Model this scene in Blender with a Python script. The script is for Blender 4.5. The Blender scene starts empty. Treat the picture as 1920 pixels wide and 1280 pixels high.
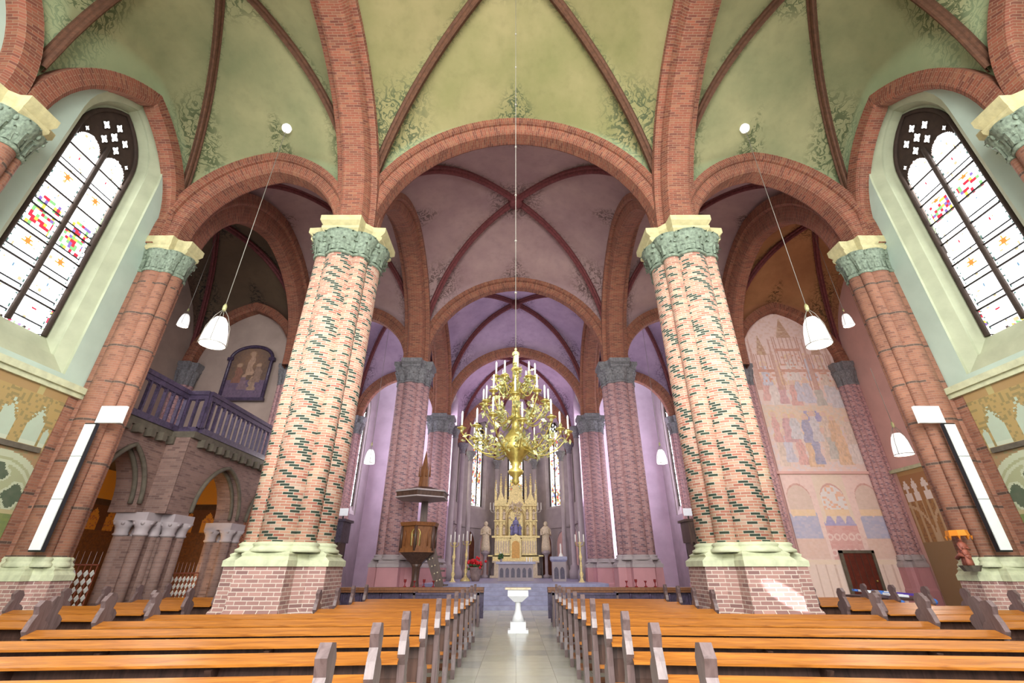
import bpy, math, random
from mathutils import Vector, Matrix
random.seed(7)
PI=math.pi; sin=math.sin; cos=math.cos
D=bpy.data; SC=bpy.context.scene; COL=SC.collection

# ------------------------------------------------------------------ node helpers
class NT:
    def __init__(s,name,kind=None):
        s.m=D.materials.new(name); s.m.use_nodes=True; s.t=s.m.node_tree; s.t.nodes.clear()
        s.out=s.t.nodes.new('ShaderNodeOutputMaterial')
    def n(s,typ,**k):
        x=s.t.nodes.new(typ)
        for a,b in k.items(): setattr(x,a,b)
        return x
    def l(s,a,b): s.t.links.new(a,b)
    def put(s,sock,v):
        if isinstance(v,bpy.types.NodeSocket): s.l(v,sock)
        elif isinstance(v,(tuple,list)):
            sock.default_value = tuple(v)+(1,) if len(v)==3 and len(sock.default_value)==4 else tuple(v)
        else: sock.default_value=v
    def ma(s,op,a,b=None,c=None,clamp=False):
        x=s.n('ShaderNodeMath',operation=op); x.use_clamp=clamp
        for i,v in enumerate((a,b,c)):
            if v is not None: s.put(x.inputs[i],v)
        return x.outputs[0]
    def uv(s):
        x=s.n('ShaderNodeUVMap'); x.uv_map='UVMap'; return x.outputs[0]
    def sep(s,v):
        x=s.n('ShaderNodeSeparateXYZ'); s.l(v,x.inputs[0]); return x.outputs
    def comb(s,a,b,c=0):
        x=s.n('ShaderNodeCombineXYZ')
        for i,v in enumerate((a,b,c)): s.put(x.inputs[i],v)
        return x.outputs[0]
    def obj(s): return s.n('ShaderNodeTexCoord').outputs['Object']
    def noise(s,vec,scale,detail=3,rough=.55,dist=0):
        x=s.n('ShaderNodeTexNoise'); s.l(vec,x.inputs['Vector']); x.inputs['Scale'].default_value=scale
        x.inputs['Detail'].default_value=detail; x.inputs['Roughness'].default_value=rough; x.inputs['Distortion'].default_value=dist
        return x.outputs['Fac']
    def white(s,vec):
        x=s.n('ShaderNodeTexWhiteNoise',noise_dimensions='3D'); s.l(vec,x.inputs['Vector']); return x.outputs['Value']
    def mix(s,f,a,b,mode='MIX'):
        x=s.n('ShaderNodeMix',data_type='RGBA',blend_type=mode)
        s.put(x.inputs[0],f); s.put(x.inputs[6],a); s.put(x.inputs[7],b); return x.outputs[2]
    def ramp(s,f,stops,interp='LINEAR'):
        x=s.n('ShaderNodeValToRGB'); x.color_ramp.interpolation=interp
        e=x.color_ramp.elements
        while len(e)<len(stops): e.new(.5)
        for i,(p,c) in enumerate(stops): e[i].position=p; e[i].color=tuple(c)+(1,)
        s.l(f,x.inputs[0]); return x.outputs[0]
    def sstep(s,v,a,b):
        x=s.n('ShaderNodeMapRange',interpolation_type='SMOOTHSTEP'); s.put(x.inputs[0],v)
        x.inputs[1].default_value=a; x.inputs[2].default_value=b; return x.outputs[0]
    def bsdf(s,col,rough=.7,metal=0,bump=None,bstr=.3,bdist=.02,**k):
        b=s.n('ShaderNodeBsdfPrincipled'); s.put(b.inputs['Base Color'],col); s.put(b.inputs['Roughness'],rough)
        b.inputs['Metallic'].default_value=metal
        for a,v in k.items(): s.put(b.inputs[a.replace('_',' ')],v)
        if bump is not None:
            q=s.n('ShaderNodeBump'); q.inputs['Strength'].default_value=bstr; q.inputs['Distance'].default_value=bdist
            s.l(bump,q.inputs['Height']); s.l(q.outputs[0],b.inputs['Normal'])
        s.l(b.outputs[0],s.out.inputs[0]); return s.m

def srgb(r,g,b):
    f=lambda c:(c/255/12.92) if c<=10 else ((c/255+.055)/1.055)**2.4
    return (f(r),f(g),f(b))
MATS={}
def plain(name,col,rough=.6,metal=0,var=.25,scale=6,**k):
    t=NT(name); f=t.noise(t.obj(),scale,4)
    a=tuple(c*(1-var) for c in col); b=tuple(min(1,c*(1+var)) for c in col)
    MATS[name]=t.bsdf(t.ramp(f,[(.3,a),(.7,b)]),rough,metal,bump=f,bstr=.15,**k); return MATS[name]
def brick(name,cols,mortar,bw=.22,bh=.068,mw=.014,pat=None,dark=(.02,.04,.03),stain=.35,rough=.8):
    t=NT(name); u,v,_=t.sep(t.uv())
    row=t.ma('FLOOR',t.ma('DIVIDE',v,bh)); uu=t.ma('ADD',t.ma('DIVIDE',u,bw),t.ma('MULTIPLY',row,.5))
    col=t.ma('FLOOR',uu); fu=t.ma('FRACT',uu); fv=t.ma('FRACT',t.ma('DIVIDE',v,bh))
    mort=t.ma('MAXIMUM',t.ma('LESS_THAN',fu,mw/bw),t.ma('LESS_THAN',fv,mw/bh))
    r=t.white(t.comb(col,row)); c=t.ramp(r,[(i/(len(cols)-1),x) for i,x in enumerate(cols)])
    big=t.noise(t.obj(),.9,5); c=t.mix(t.ma('MULTIPLY',t.sstep(big,.45,.7),stain),c,tuple(x*.5 for x in cols[0]))
    if pat:
        w=t.white(t.comb(col,row,7.))
        if pat=='diamond':
            z=t.ma('PINGPONG',row,9.); s_=t.ma('ADD',t.ma('MULTIPLY',col,3.),z)
            d=t.ma('LESS_THAN',t.ma('MODULO',t.ma('ADD',s_,900.),9.),2.6)
        elif pat=='spiral':
            s_=t.ma('ADD',t.ma('MULTIPLY',col,2.),row); d=t.ma('LESS_THAN',t.ma('MODULO',t.ma('ADD',s_,900.),8.),1.5)
        else:
            d=t.ma('LESS_THAN',t.ma('MODULO',t.ma('ADD',row,900.),17.),1.)
        d=t.ma('MULTIPLY',d,t.ma('LESS_THAN',w,.85)); c=t.mix(d,c,dark)
    c=t.mix(mort,c,mortar)
    MATS[name]=t.bsdf(c,rough,bump=t.ma('SUBTRACT',1.,mort),bstr=.5,bdist=.008); return MATS[name]

def vaultmat(name,base,base2,orn,edge,dens=.5):
    t=NT(name); u,v,_=t.sep(t.uv()); p=t.ma('ABSOLUTE',u); q=t.ma('ABSOLUTE',v)
    ob=t.obj(); n=t.noise(ob,.55,5,.6); c=t.ramp(n,[(.3,base),(.68,base2)])
    n2=t.noise(ob,3.5,4); c=t.mix(t.ma('MULTIPLY',t.sstep(n2,.45,.75),.18),c,tuple(x*.6 for x in base))
    d=t.ma('ABSOLUTE',t.ma('SUBTRACT',p,q)); mx=t.ma('MAXIMUM',p,q); mn=t.ma('MINIMUM',p,q)
    # painted scrollwork at the springings, round the arch crowns and the boss
    corner=t.sstep(mn,.52,.74)
    crown=t.ma('MULTIPLY',t.sstep(mx,.62,.8),t.sstep(t.ma('ADD',mn,t.ma('MULTIPLY',t.ma('SUBTRACT',1.,mx),.55)),.24,.12))
    boss=t.ma('MULTIPLY',t.sstep(mx,.3,.16),.9)
    side=t.ma('MULTIPLY',t.sstep(t.ma('SUBTRACT',mx,mn),.10,.05),.55)
    mask=t.ma('MAXIMUM',t.ma('MAXIMUM',corner,crown),t.ma('MAXIMUM',boss,side))
    vo=t.n('ShaderNodeTexVoronoi',feature='DISTANCE_TO_EDGE'); dn=t.n('ShaderNodeTexNoise'); dn.inputs['Scale'].default_value=2.5
    t.l(ob,dn.inputs['Vector']); add=t.n('ShaderNodeVectorMath',operation='MULTIPLY_ADD'); t.l(dn.outputs['Color'],add.inputs[0]); add.inputs[1].default_value=(.7,.7,.7); t.l(ob,add.inputs[2])
    t.l(add.outputs[0],vo.inputs['Vector']); vo.inputs['Scale'].default_value=4.6
    line=t.ma('MAXIMUM',t.ma('LESS_THAN',vo.outputs['Distance'],.022),t.ma('GREATER_THAN',t.noise(add.outputs[0],7.5,1),.62))
    wv=t.n('ShaderNodeTexWave',wave_type='RINGS'); t.l(add.outputs[0],wv.inputs['Vector']); wv.inputs['Scale'].default_value=1.9; wv.inputs['Distortion'].default_value=9; wv.inputs['Detail'].default_value=1.5
    curl=t.ma('GREATER_THAN',wv.outputs['Fac'],.86)
    brk=t.sstep(t.noise(ob,1.7,2),.28,.42)
    f=t.ma('MULTIPLY',t.ma('MULTIPLY',t.ma('MAXIMUM',line,curl),mask),t.ma('MULTIPLY',brk,dens))
    c=t.mix(f,c,orn)
    e=t.ma('MULTIPLY',t.ma('GREATER_THAN',mx,.955),t.ma('LESS_THAN',mx,.975))
    c=t.mix(t.ma('MULTIPLY',t.sstep(mx,.93,.97),.5),c,edge)
    MATS[name]=t.bsdf(c,.85,bump=n2,bstr=.1); return MATS[name]

brick('brick_arch',[srgb(130,72,54),srgb(150,86,64),srgb(110,60,48),srgb(154,100,74)],srgb(150,118,96),mw=.012)
brick('brick_shaft',[srgb(200,138,116),srgb(220,168,142),srgb(184,112,94),srgb(222,190,168)],srgb(220,212,192),bw=.2,bh=.054,mw=.011,pat='diamond',dark=srgb(58,72,62),stain=.12)
brick('brick_shaft_spiral',[srgb(198,134,110),srgb(216,162,138),srgb(180,108,92),srgb(218,184,154)],srgb(216,210,190),bw=.2,bh=.054,mw=.011,pat='spiral',dark=srgb(60,75,62),stain=.12)
brick('brick_pier',[srgb(148,98,78),srgb(164,112,88),srgb(128,84,68)],srgb(150,124,106),bh=.054,mw=.008,pat='band',dark=srgb(92,72,62),stain=.3)
brick('brick_far',[srgb(178,128,130),srgb(202,154,154),srgb(156,106,112)],srgb(206,184,184),bh=.054,mw=.01,pat='spiral',dark=srgb(132,100,112),bw=.2,stain=.15)
brick('brick_plinth',[srgb(150,112,105),srgb(172,132,122),srgb(130,96,92)],srgb(200,185,172))
brick('brick_gallery',[srgb(126,98,90),srgb(142,112,102),srgb(106,80,74)],srgb(132,114,106),bh=.056,mw=.009)
plain('stone_base',srgb(192,196,162),.7,var=.15); plain('stone_abacus',srgb(196,188,142),.7,var=.15)
plain('stone_capital',srgb(122,136,118),.75,var=.45,scale=14)
plain('stone_dark',srgb(92,84,72),.8); plain('stone_grey',srgb(168,156,158),.7,var=.1,scale=2); plain('plinth_pink',srgb(186,132,138),.7,var=.08,scale=1.5); plain('aisle_wall',srgb(128,112,120),.8,var=.12,scale=1.5)
plain('stone_capital_far',srgb(120,118,122),.75,var=.35,scale=12)
plain('tracery',srgb(58,44,36),.8); plain('reveal',srgb(172,178,150),.8,var=.12,scale=2)
plain('plaster_side',srgb(176,194,180),.85,var=.08,scale=1.2); plain('plaster_pink',srgb(222,178,170),.85,var=.08,scale=1.2)
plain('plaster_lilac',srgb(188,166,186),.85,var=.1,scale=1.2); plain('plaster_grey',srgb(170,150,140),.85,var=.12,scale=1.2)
plain('plaster_brown',srgb(118,88,66),.85,var=.35,scale=3)
plain('rib',srgb(100,66,48),.8,var=.3,scale=10); plain('rib_far',srgb(112,56,58),.8,var=.3,scale=10)
vaultmat('vault_near',srgb(138,138,88),srgb(168,158,112),srgb(70,84,58),srgb(168,190,150),.85)  # daylight tint of each bay is put into its plaster colour
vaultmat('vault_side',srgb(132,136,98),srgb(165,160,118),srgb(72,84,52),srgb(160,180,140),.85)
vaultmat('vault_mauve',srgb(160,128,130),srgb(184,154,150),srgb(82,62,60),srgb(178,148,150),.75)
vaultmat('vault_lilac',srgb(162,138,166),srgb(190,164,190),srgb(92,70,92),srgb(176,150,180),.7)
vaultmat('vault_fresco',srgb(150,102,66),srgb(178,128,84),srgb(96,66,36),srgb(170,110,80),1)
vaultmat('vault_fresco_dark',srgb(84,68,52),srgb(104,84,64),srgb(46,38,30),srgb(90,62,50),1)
def wood(name,a,b,rough=.35,scale=(1.2,14,14)):
    t=NT(name); mp=t.n('ShaderNodeMapping'); mp.inputs['Scale'].default_value=scale; t.l(t.obj(),mp.inputs[0])
    f=t.noise(mp.outputs[0],1.6,5,.6,1.2); MATS[name]=t.bsdf(t.ramp(f,[(.3,a),(.7,b)]),rough,bump=f,bstr=.12); return MATS[name]
wood('wood_orange',srgb(140,80,28),srgb(194,124,48),.34); wood('wood_dark',srgb(58,40,34),srgb(96,70,60),.42,(9,9,1.2))
wood('wood_end',srgb(84,66,64),srgb(122,102,100),.32,(9,9,1.2)); wood('wood_purple',srgb(44,34,52),srgb(84,70,98),.4,(5,5,5))
wood('wood_mid',srgb(104,62,36),srgb(140,90,52),.4,(9,9,2))
plain('brass',srgb(182,164,92),.3,.75,.2,20); plain('brass_leaf',srgb(190,190,136),.45,.3,.3,25)
plain('gold',srgb(224,204,140),.42,.2,.3,12); plain('ivory',srgb(226,210,178),.6,0,.2,12)
plain('iron',srgb(52,46,44),.5,.5); plain('white_paint',srgb(235,240,236),.5,0,.03); plain('candle_wax',srgb(246,244,232),.4,0,.03)
plain('marble_white',srgb(240,242,244),.25,0,.04); plain('door_wood',srgb(92,34,22),.5,0,.3); plain('red_cloth',srgb(120,22,24),.8,0,.2)
plain('leaf_green',srgb(60,92,48),.6,0,.4,20); plain('flower_red',srgb(206,24,34),.6,0,.3,30); plain('flower_blue',srgb(70,120,200),.6,0,.3,30)
plain('paper_white',srgb(240,244,248),.6,0,.04); plain('violet_cloth',srgb(96,70,170),.7,0,.1); plain('figure_blue',srgb(140,140,180),.6,0,.3,10)
plain('skin_wood',srgb(150,84,66),.6,0,.2); plain('cable',srgb(150,146,136),.5,.3,.05); plain('door_gold',srgb(226,176,92),.5,.1,.15,8); plain('orange_wall',srgb(226,138,36),.8,0,.1,2)
plain('planter',srgb(150,128,122),.7); plain('brown_panel',srgb(96,50,30),.7,0,.5,3); plain('sign_black',srgb(20,20,22),.5)
def emis(name,col,st):
    t=NT(name); e=t.n('ShaderNodeEmission'); e.inputs[0].default_value=tuple(col)+(1,); e.inputs[1].default_value=st
    t.l(e.outputs[0],t.out.inputs[0]); MATS[name]=t.m; return t.m
def emis_attr(name,st):
    t=NT(name); a=t.n('ShaderNodeAttribute'); a.attribute_name='Col'; e=t.n('ShaderNodeEmission'); t.l(a.outputs['Color'],e.inputs[0]); e.inputs[1].default_value=st
    t.l(e.outputs[0],t.out.inputs[0]); MATS[name]=t.m; return t.m
emis_attr('stained_glass',6.0); emis_attr('stained_glass_far',4.5); emis_attr('glass_lilac',11.0)
emis('lamp_glow',(1,.97,.93),1.6); emis('candle_flame',(1,.62,.25),4); emis('white_glass',(.95,1,.98),5.5)
t=NT('lamp_shade'); b=t.n('ShaderNodeBsdfPrincipled'); b.inputs['Base Color'].default_value=(.93,.95,.95,1); b.inputs['Roughness'].default_value=.35
b.inputs['Emission Color'].default_value=(1,.98,.96,1); b.inputs['Emission Strength'].default_value=.6; t.l(b.outputs[0],t.out.inputs[0]); MATS['lamp_shade']=t.m
t=NT('painted'); a=t.n('ShaderNodeAttribute'); a.attribute_name='Col'; nn=t.noise(t.obj(),9,4)
MATS['painted']=t.bsdf(t.mix(t.ma('MULTIPLY',nn,.22),a.outputs['Color'],(.35,.25,.2)),.8)
# floor: polished pale flags
t=NT('floor_flags'); u,v,_=t.sep(t.uv()); fx=t.ma('FLOOR',t.ma('DIVIDE',u,.6)); fy=t.ma('FLOOR',t.ma('DIVIDE',v,.6))
r=t.white(t.comb(fx,fy)); c=t.ramp(r,[(0,srgb(176,178,162)),(.5,srgb(200,198,180)),(1,srgb(160,164,158))])
e=t.ma('MAXIMUM',t.ma('LESS_THAN',t.ma('FRACT',t.ma('DIVIDE',u,.6)),.012),t.ma('LESS_THAN',t.ma('FRACT',t.ma('DIVIDE',v,.6)),.012))
nz=t.noise(t.obj(),5,5); c=t.mix(e,c,srgb(120,116,105)); c=t.mix(t.ma('MULTIPLY',nz,.25),c,srgb(210,205,185))
t.bsdf(c,t.ma('MULTIPLY_ADD',nz,.2,.12)); MATS['floor_flags']=t.m
plain('step_stone',srgb(150,150,178),.35,0,.18,4)

# ------------------------------------------------------------------ mesh builder
class G:
    def __init__(s): s.v=[]; s.f=[]; s.uv=[]; s.sm=[]; s.M=None
    def av(s,p):
        p=Vector(p)
        if s.M is not None: p=s.M@p
        s.v.append(p); return len(s.v)-1
    def face(s,idx,uv=None,smooth=False): s.f.append(tuple(idx)); s.uv.append(uv); s.sm.append(smooth)
    def poly(s,pts,uv=None,smooth=False): s.face([s.av(p) for p in pts],uv,smooth)
    def box(s,x0,x1,y0,y1,z0,z1):
        i=[s.av((x,y,z)) for z in (z0,z1) for y in (y0,y1) for x in (x0,x1)]
        for q in ((0,2,3,1),(4,5,7,6),(0,1,5,4),(2,6,7,3),(0,4,6,2),(1,3,7,5)): s.face([i[k] for k in q])
    def cbox(s,cx,cy,cz,w,d,h): s.box(cx-w/2,cx+w/2,cy-d/2,cy+d/2,cz-h/2,cz+h/2)
    def frust(s,poly0,z0,poly1,z1,cap=True,smooth=False):
        n=len(poly0); a=[s.av((x,y,z0)) for x,y in poly0]; b=[s.av((x,y,z1)) for x,y in poly1]
        for k in range(n): s.face([a[k],a[(k+1)%n],b[(k+1)%n],b[k]],None,smooth)
        if cap: s.face(a[::-1]); s.face(b)
    def extr(s,pts,off):          # closed polygon of 3d points extruded by a vector
        off=Vector(off); n=len(pts); a=[s.av(p) for p in pts]; b=[s.av(Vector(p)+off) for p in pts]
        for k in range(n): s.face([a[k],a[(k+1)%n],b[(k+1)%n],b[k]])
        s.face(a[::-1]); s.face(b)
    def lathe(s,prof,n=16,c=(0,0),a0=0,a1=2*PI,smooth=True,cap=True,sx=1,sy=1):
        full=abs(a1-a0-2*PI)<1e-6; m=n if full else n+1; rings=[]; R=max(r for r,z in prof)
        for r,z in prof: rings.append([s.av((c[0]+sx*r*cos(a0+(a1-a0)*k/n),c[1]+sy*r*sin(a0+(a1-a0)*k/n),z)) for k in range(m)])
        for j in range(len(prof)-1):
            z0,z1=prof[j][1],prof[j+1][1]
            for k in range(n):
                k2=(k+1)%m if full else k+1
                u0=R*(a0+(a1-a0)*k/n); u1=R*(a0+(a1-a0)*(k+1)/n)
                s.face([rings[j][k],rings[j][k2],rings[j+1][k2],rings[j+1][k]],[(u0,z0),(u1,z0),(u1,z1),(u0,z1)],smooth)
        if cap and full:
            if prof[0][0]>1e-4: s.face(rings[0][::-1])
            if prof[-1][0]>1e-4: s.face(rings[-1])
    def tube(s,pts,r,n=6,closed=False,r1=None):
        pts=[Vector(p) for p in pts]; N=len(pts); rings=[]; up=Vector((0,0,1)); prev=None; L=0
        for i,p in enumerate(pts):
            d=(pts[(i+1)%N] if (closed or i<N-1) else p)-(pts[i-1] if (closed or i>0) else p)
            d.normalize(); a=prev if prev is not None else (up if abs(d.z)<.9 else Vector((1,0,0)))
            x=(a-d*a.dot(d)).normalized(); prev=x; y=d.cross(x); rr=r if r1 is None else r+(r1-r)*i/(N-1)
            rings.append([s.av(p+x*rr*cos(2*PI*k/n)+y*rr*sin(2*PI*k/n)) for k in range(n)])
        for i in range(N if closed else N-1):
            A=rings[i]; B=rings[(i+1)%N]
            for k in range(n): s.face([A[k],A[(k+1)%n],B[(k+1)%n],B[k]],None,True)
        if not closed: s.face(rings[0][::-1]); s.face(rings[-1])
    def ball(s,c,r,n=8,sz=1):
        m=max(4,n//2); pr=[]; 
        s0=s.M; T=Matrix.Translation(Vector(c)); s.M=(s0@T) if s0 is not None else T
        s.lathe([(max(.0005,r*sin(PI*j/m)),-r*sz*cos(PI*j/m)) for j in range(m+1)],n,cap=False); s.M=s0
    def obj(s,name,mat,parent=None,loc=None,kind=None,label=None,cat=None,group=None):
        me=D.meshes.new(name); me.from_pydata([tuple(v) for v in s.v],[],s.f); ul=me.uv_layers.new(name='UVMap')
        for p in me.polygons:
            uv=s.uv[p.index]; p.use_smooth=s.sm[p.index]
            if uv is None:
                nx,ny,nz=(abs(c) for c in p.normal)
                for li in p.loop_indices:
                    co=me.vertices[me.loops[li].vertex_index].co
                    ul.data[li].uv=(co.y,co.z) if nx>=ny and nx>=nz else ((co.x,co.z) if ny>=nz else (co.x,co.y))
            else:
                for li,w in zip(p.loop_indices,uv): ul.data[li].uv=w
        me.materials.append(MATS[mat]); o=D.objects.new(name,me); COL.objects.link(o)
        if parent is not None: o.parent=parent
        if loc is not None: o.location=loc
        return tag(o,label,cat,group,kind)
def tag(o,label=None,cat=None,group=None,kind=None):
    for k,v in (('label',label),('category',cat),('group',group),('kind',kind)):
        if v: o[k]=v
    return o
def thing(name,label,cat,loc=(0,0,0),rz=0,group=None,kind=None):
    o=D.objects.new(name,None); COL.objects.link(o); o.location=loc; o.rotation_euler=(0,0,rz); return tag(o,label,cat,group,kind)
def kids(o): return [c for c in D.objects if c.parent==o]
def dup(o,parent=None,loc=None,rz=None,label=None,group=None,skip=()):
    c=o.copy(); COL.objects.link(c)
    if parent is not None: c.parent=parent
    if loc is not None: c.location=loc
    if rz is not None: c.rotation_euler=(0,0,rz)
    if label: c['label']=label
    if group: c['group']=group
    for k in kids(o):
        if k.name.split('.')[0] in skip: continue
        dup(k,c)
    return c
ST='structure'
NTRIM=[0]; NWIN=[0]
def trim(g,mat,parent=None): NTRIM[0]+=1; return g.obj('trim_%d'%NTRIM[0],mat,parent,kind=ST)

# ------------------------------------------------------------------ layout
YP=[1.3,10.0,18.8,26.7]; XN=4.6; XW=10.0; ZS=9.7; XT=15.2
def pf(s,a,r):                       # pointed arc height at |s|<=a
    s=min(abs(s),a)
    if r>=a: R=(a*a+r*r)/(2*a); return math.sqrt(max(0,R*R-(s+R-a)**2))
    return r*math.sqrt(max(0,1-(s/a)**2))
def arc_pts(a,r,n=14):               # (s,z) from -a to a with even angular steps
    out=[]
    if r>=a:
        R=(a*a+r*r)/(2*a); c=R-a; th1=math.acos(c/R) if R else 0
        for k in range(n+1):
            th=th1*k/n; out.append((c-R*cos(th),R*sin(th)))      # left half
        out=[(s,z) for s,z in out]; out=out+[(-s,z) for s,z in out[::-1][1:]]
    else:
        for k in range(2*n+1): th=PI*k/(2*n); out.append((-a*cos(th),r*sin(th)))
    return out
def sweep(g,path,norms,across,sect,closed_sect=False):
    """path: list of Vector; norms: outward (intrados->extrados) vectors; sect: (w,h) h inward"""
    rings=[]; L=[0]
    for i in range(1,len(path)): L.append(L[-1]+(path[i]-path[i-1]).length)
    P=[0]
    for i in range(1,len(sect)): P.append(P[-1]+math.hypot(sect[i][0]-sect[i-1][0],sect[i][1]-sect[i-1][1]))
    for p,n in zip(path,norms): rings.append([g.av(p+across*w-n*h) for w,h in sect])
    for i in range(len(path)-1):
        for k in range(len(sect)-1):
            g.face([rings[i][k],rings[i][k+1],rings[i+1][k+1],rings[i+1][k]],[(P[k],L[i]),(P[k+1],L[i]),(P[k+1],L[i+1]),(P[k],L[i+1])])
def arch(p0,p1,zs,rise,w=.9,depth=.62,mat='brick_arch',n=14,stilt=0,orders=True):
    p0=Vector(p0+(0,)); p1=Vector(p1+(0,)); mid=(p0+p1)/2; d=(p1-p0); a=d.length/2; d.normalize(); ac=Vector((-d.y,d.x,0))
    pts=arc_pts(a,rise,n)
    if stilt: pts=[(-a,-stilt)]+pts+[(a,-stilt)]
    path=[mid+d*s+Vector((0,0,zs+z)) for s,z in pts]; nm=[]
    for i in range(len(path)):
        t_=(path[min(i+1,len(path)-1)]-path[max(i-1,0)]).normalized(); q=ac.cross(t_); 
        q=-q if q.dot(path[i]-(mid+Vector((0,0,zs))))<0 else q
        nm.append(q)
    h=w/2
    if orders: sect=[(-h,0),(-h,depth*.35),(-h*.86,depth*.42),(-h*.72,depth*.42),(-h*.68,depth*.6),(-h*.55,depth*.92),(-h*.42,depth),(h*.42,depth),(h*.55,depth*.92),(h*.68,depth*.6),(h*.72,depth*.42),(h*.86,depth*.42),(h,depth*.35),(h,0),(-h,0)]
    else: sect=[(-h,0),(-h,depth*.8),(-h*.7,depth),(h*.7,depth),(h,depth*.8),(h,0),(-h,0)]
    g=G(); sweep(g,path,nm,ac,sect); return trim(g,mat)

def vault(name,xc,a,yc,b,rx,ry,H,mat,ribmat,wallside=0,rrad=.12,n=20):
    """rx: rise of the arches at y=+-b (span x); ry: rise of arches at x=+-a (span y)"""
    ad=math.hypot(a,b)
    def Dg(t): return H*pf(t*ad,ad,H)/H if H>=ad else H*math.sqrt(max(0,1-t**2.3))
    def Z(x,y):
        p=abs(x)/a; q=abs(y)/b
        if q>=p:
            if q<1e-6: return H
            rid=H+(rx-H)*q**1.6; sh=pf(p/q*a,a,rx)/rx; d0=Dg(q); return d0+(rid-d0)*sh
        rid=H+(ry-H)*p**1.6; sh=pf(q/p*b,b,ry)/ry
        if wallside and x*wallside>0:
            k=max(0,(p-.35)/.65)**1.2; s=q/p; sm=pf((2*s-1)*b/2,b/2,3.3)/3.3*.69
            sh=sh*(1-k)+sm*k
        d0=Dg(p); return d0+(rid-d0)*sh
    g=G(); N=2*n; idx=[[g.av((xc+a*(i/n-1),yc+b*(j/n-1),ZS+Z(a*(i/n-1),b*(j/n-1)))) for j in range(N+1)] for i in range(N+1)]
    for i in range(N):
        for j in range(N):
            q=[(i,j),(i,j+1),(i+1,j+1),(i+1,j)]
            if (i<n)==(j<n): tri=[(q[0],q[1],q[2]),(q[0],q[2],q[3])]
            else: tri=[(q[0],q[1],q[3]),(q[1],q[2],q[3])]
            for tr in tri: g.face([idx[x][y] for x,y in tr],[(x/n-1,y/n-1) for x,y in tr],True)
    o=g.obj(name,mat,kind=ST)
    # ribs
    def rib(p0,p1,r=rrad):
        gg=G(); K=22; path=[]; 
        for k in range(K+1):
            t_=k/K; x=p0[0]+(p1[0]-p0[0])*t_; y=p0[1]+(p1[1]-p0[1])*t_; path.append(Vector((xc+x*a,yc+y*b,ZS+Z(x*a,y*b)-.02)))
        d=Vector(((p1[0]-p0[0])*a,(p1[1]-p0[1])*b,0)).normalized(); ac=Vector((-d.y,d.x,0)); nm=[]
        for i in range(len(path)):
            t_=(path[min(i+1,K)]-path[max(i-1,0)]).normalized(); q=ac.cross(t_); nm.append(q if q.z>0 else -q)
        sweep(gg,path,nm,ac,[(-r,0),(-r,r*.7),(-r*.55,r*.9),(-r*.5,r*1.5),(-r*.2,r*2),(r*.2,r*2),(r*.5,r*1.5),(r*.55,r*.9),(r,r*.7),(r,0)])
        trim(gg,ribmat)
    for c in ((-1,-1),(1,-1),(-1,1),(1,1)): rib((c[0]*.985,c[1]*.985),(0,0))
    if wallside: rib((wallside*.985,0),(0,0))
    gb=G(); gb.M=Matrix.Translation((xc,yc,ZS+H)); gb.lathe([(.05,-.42),(.22,-.38),(.3,-.28),(.26,-.16),(.34,-.05),(.34,.05)],14); trim(gb,ribmat)
    return Z

# ------------------------------------------------------------------ vaults and arches
R_N=4.75; R_A=3.1; H_N=6.0
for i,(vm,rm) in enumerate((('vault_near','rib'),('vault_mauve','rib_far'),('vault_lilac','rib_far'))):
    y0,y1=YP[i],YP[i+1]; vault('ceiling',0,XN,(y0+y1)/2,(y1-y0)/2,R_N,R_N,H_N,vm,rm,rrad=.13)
for sx in (-1,1):
    c=sx*(XN+XW)/2; a=(XW-XN)/2
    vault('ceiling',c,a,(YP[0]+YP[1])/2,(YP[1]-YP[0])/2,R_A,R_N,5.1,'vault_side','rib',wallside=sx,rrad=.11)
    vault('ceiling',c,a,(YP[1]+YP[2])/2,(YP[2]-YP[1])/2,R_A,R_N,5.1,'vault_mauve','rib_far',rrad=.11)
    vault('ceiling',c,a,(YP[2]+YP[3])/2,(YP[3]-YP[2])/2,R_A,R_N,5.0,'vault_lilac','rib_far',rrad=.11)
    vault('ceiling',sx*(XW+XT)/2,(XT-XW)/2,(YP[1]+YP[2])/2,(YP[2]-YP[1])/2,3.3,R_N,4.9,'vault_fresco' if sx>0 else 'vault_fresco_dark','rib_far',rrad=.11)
for i,y in enumerate(YP): arch((-XN,y),(XN,y),ZS,R_N,w=.9 if i<2 else .8,depth=.45)
for sx in (-1,1):
    for i in range(3): arch((sx*XN,YP[i]),(sx*XN,YP[i+1]),ZS,R_N,w=1.15,depth=.6)
    for i,y in enumerate(YP): arch((sx*XN,y),(sx*XW,y),ZS,R_A,w=1.0 if i<2 else .7,depth=.52,stilt=.4)
    arch((sx*XW,YP[1]),(sx*XW,YP[2]),ZS,R_N,w=.9,depth=1.05,stilt=.3)
    arch((sx*XW,YP[2]-.1),(sx*XT,YP[2]-.1),ZS,3.3,w=.5,depth=.4,orders=False)
    ym=(YP[0]+YP[1])/2
    for y0,y1 in ((YP[0],ym),(ym,YP[1])): arch((sx*(XW-.1),y0),(sx*(XW-.1),y1),ZS,3.3,w=.42,depth=.42,orders=False,stilt=.5)

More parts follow.
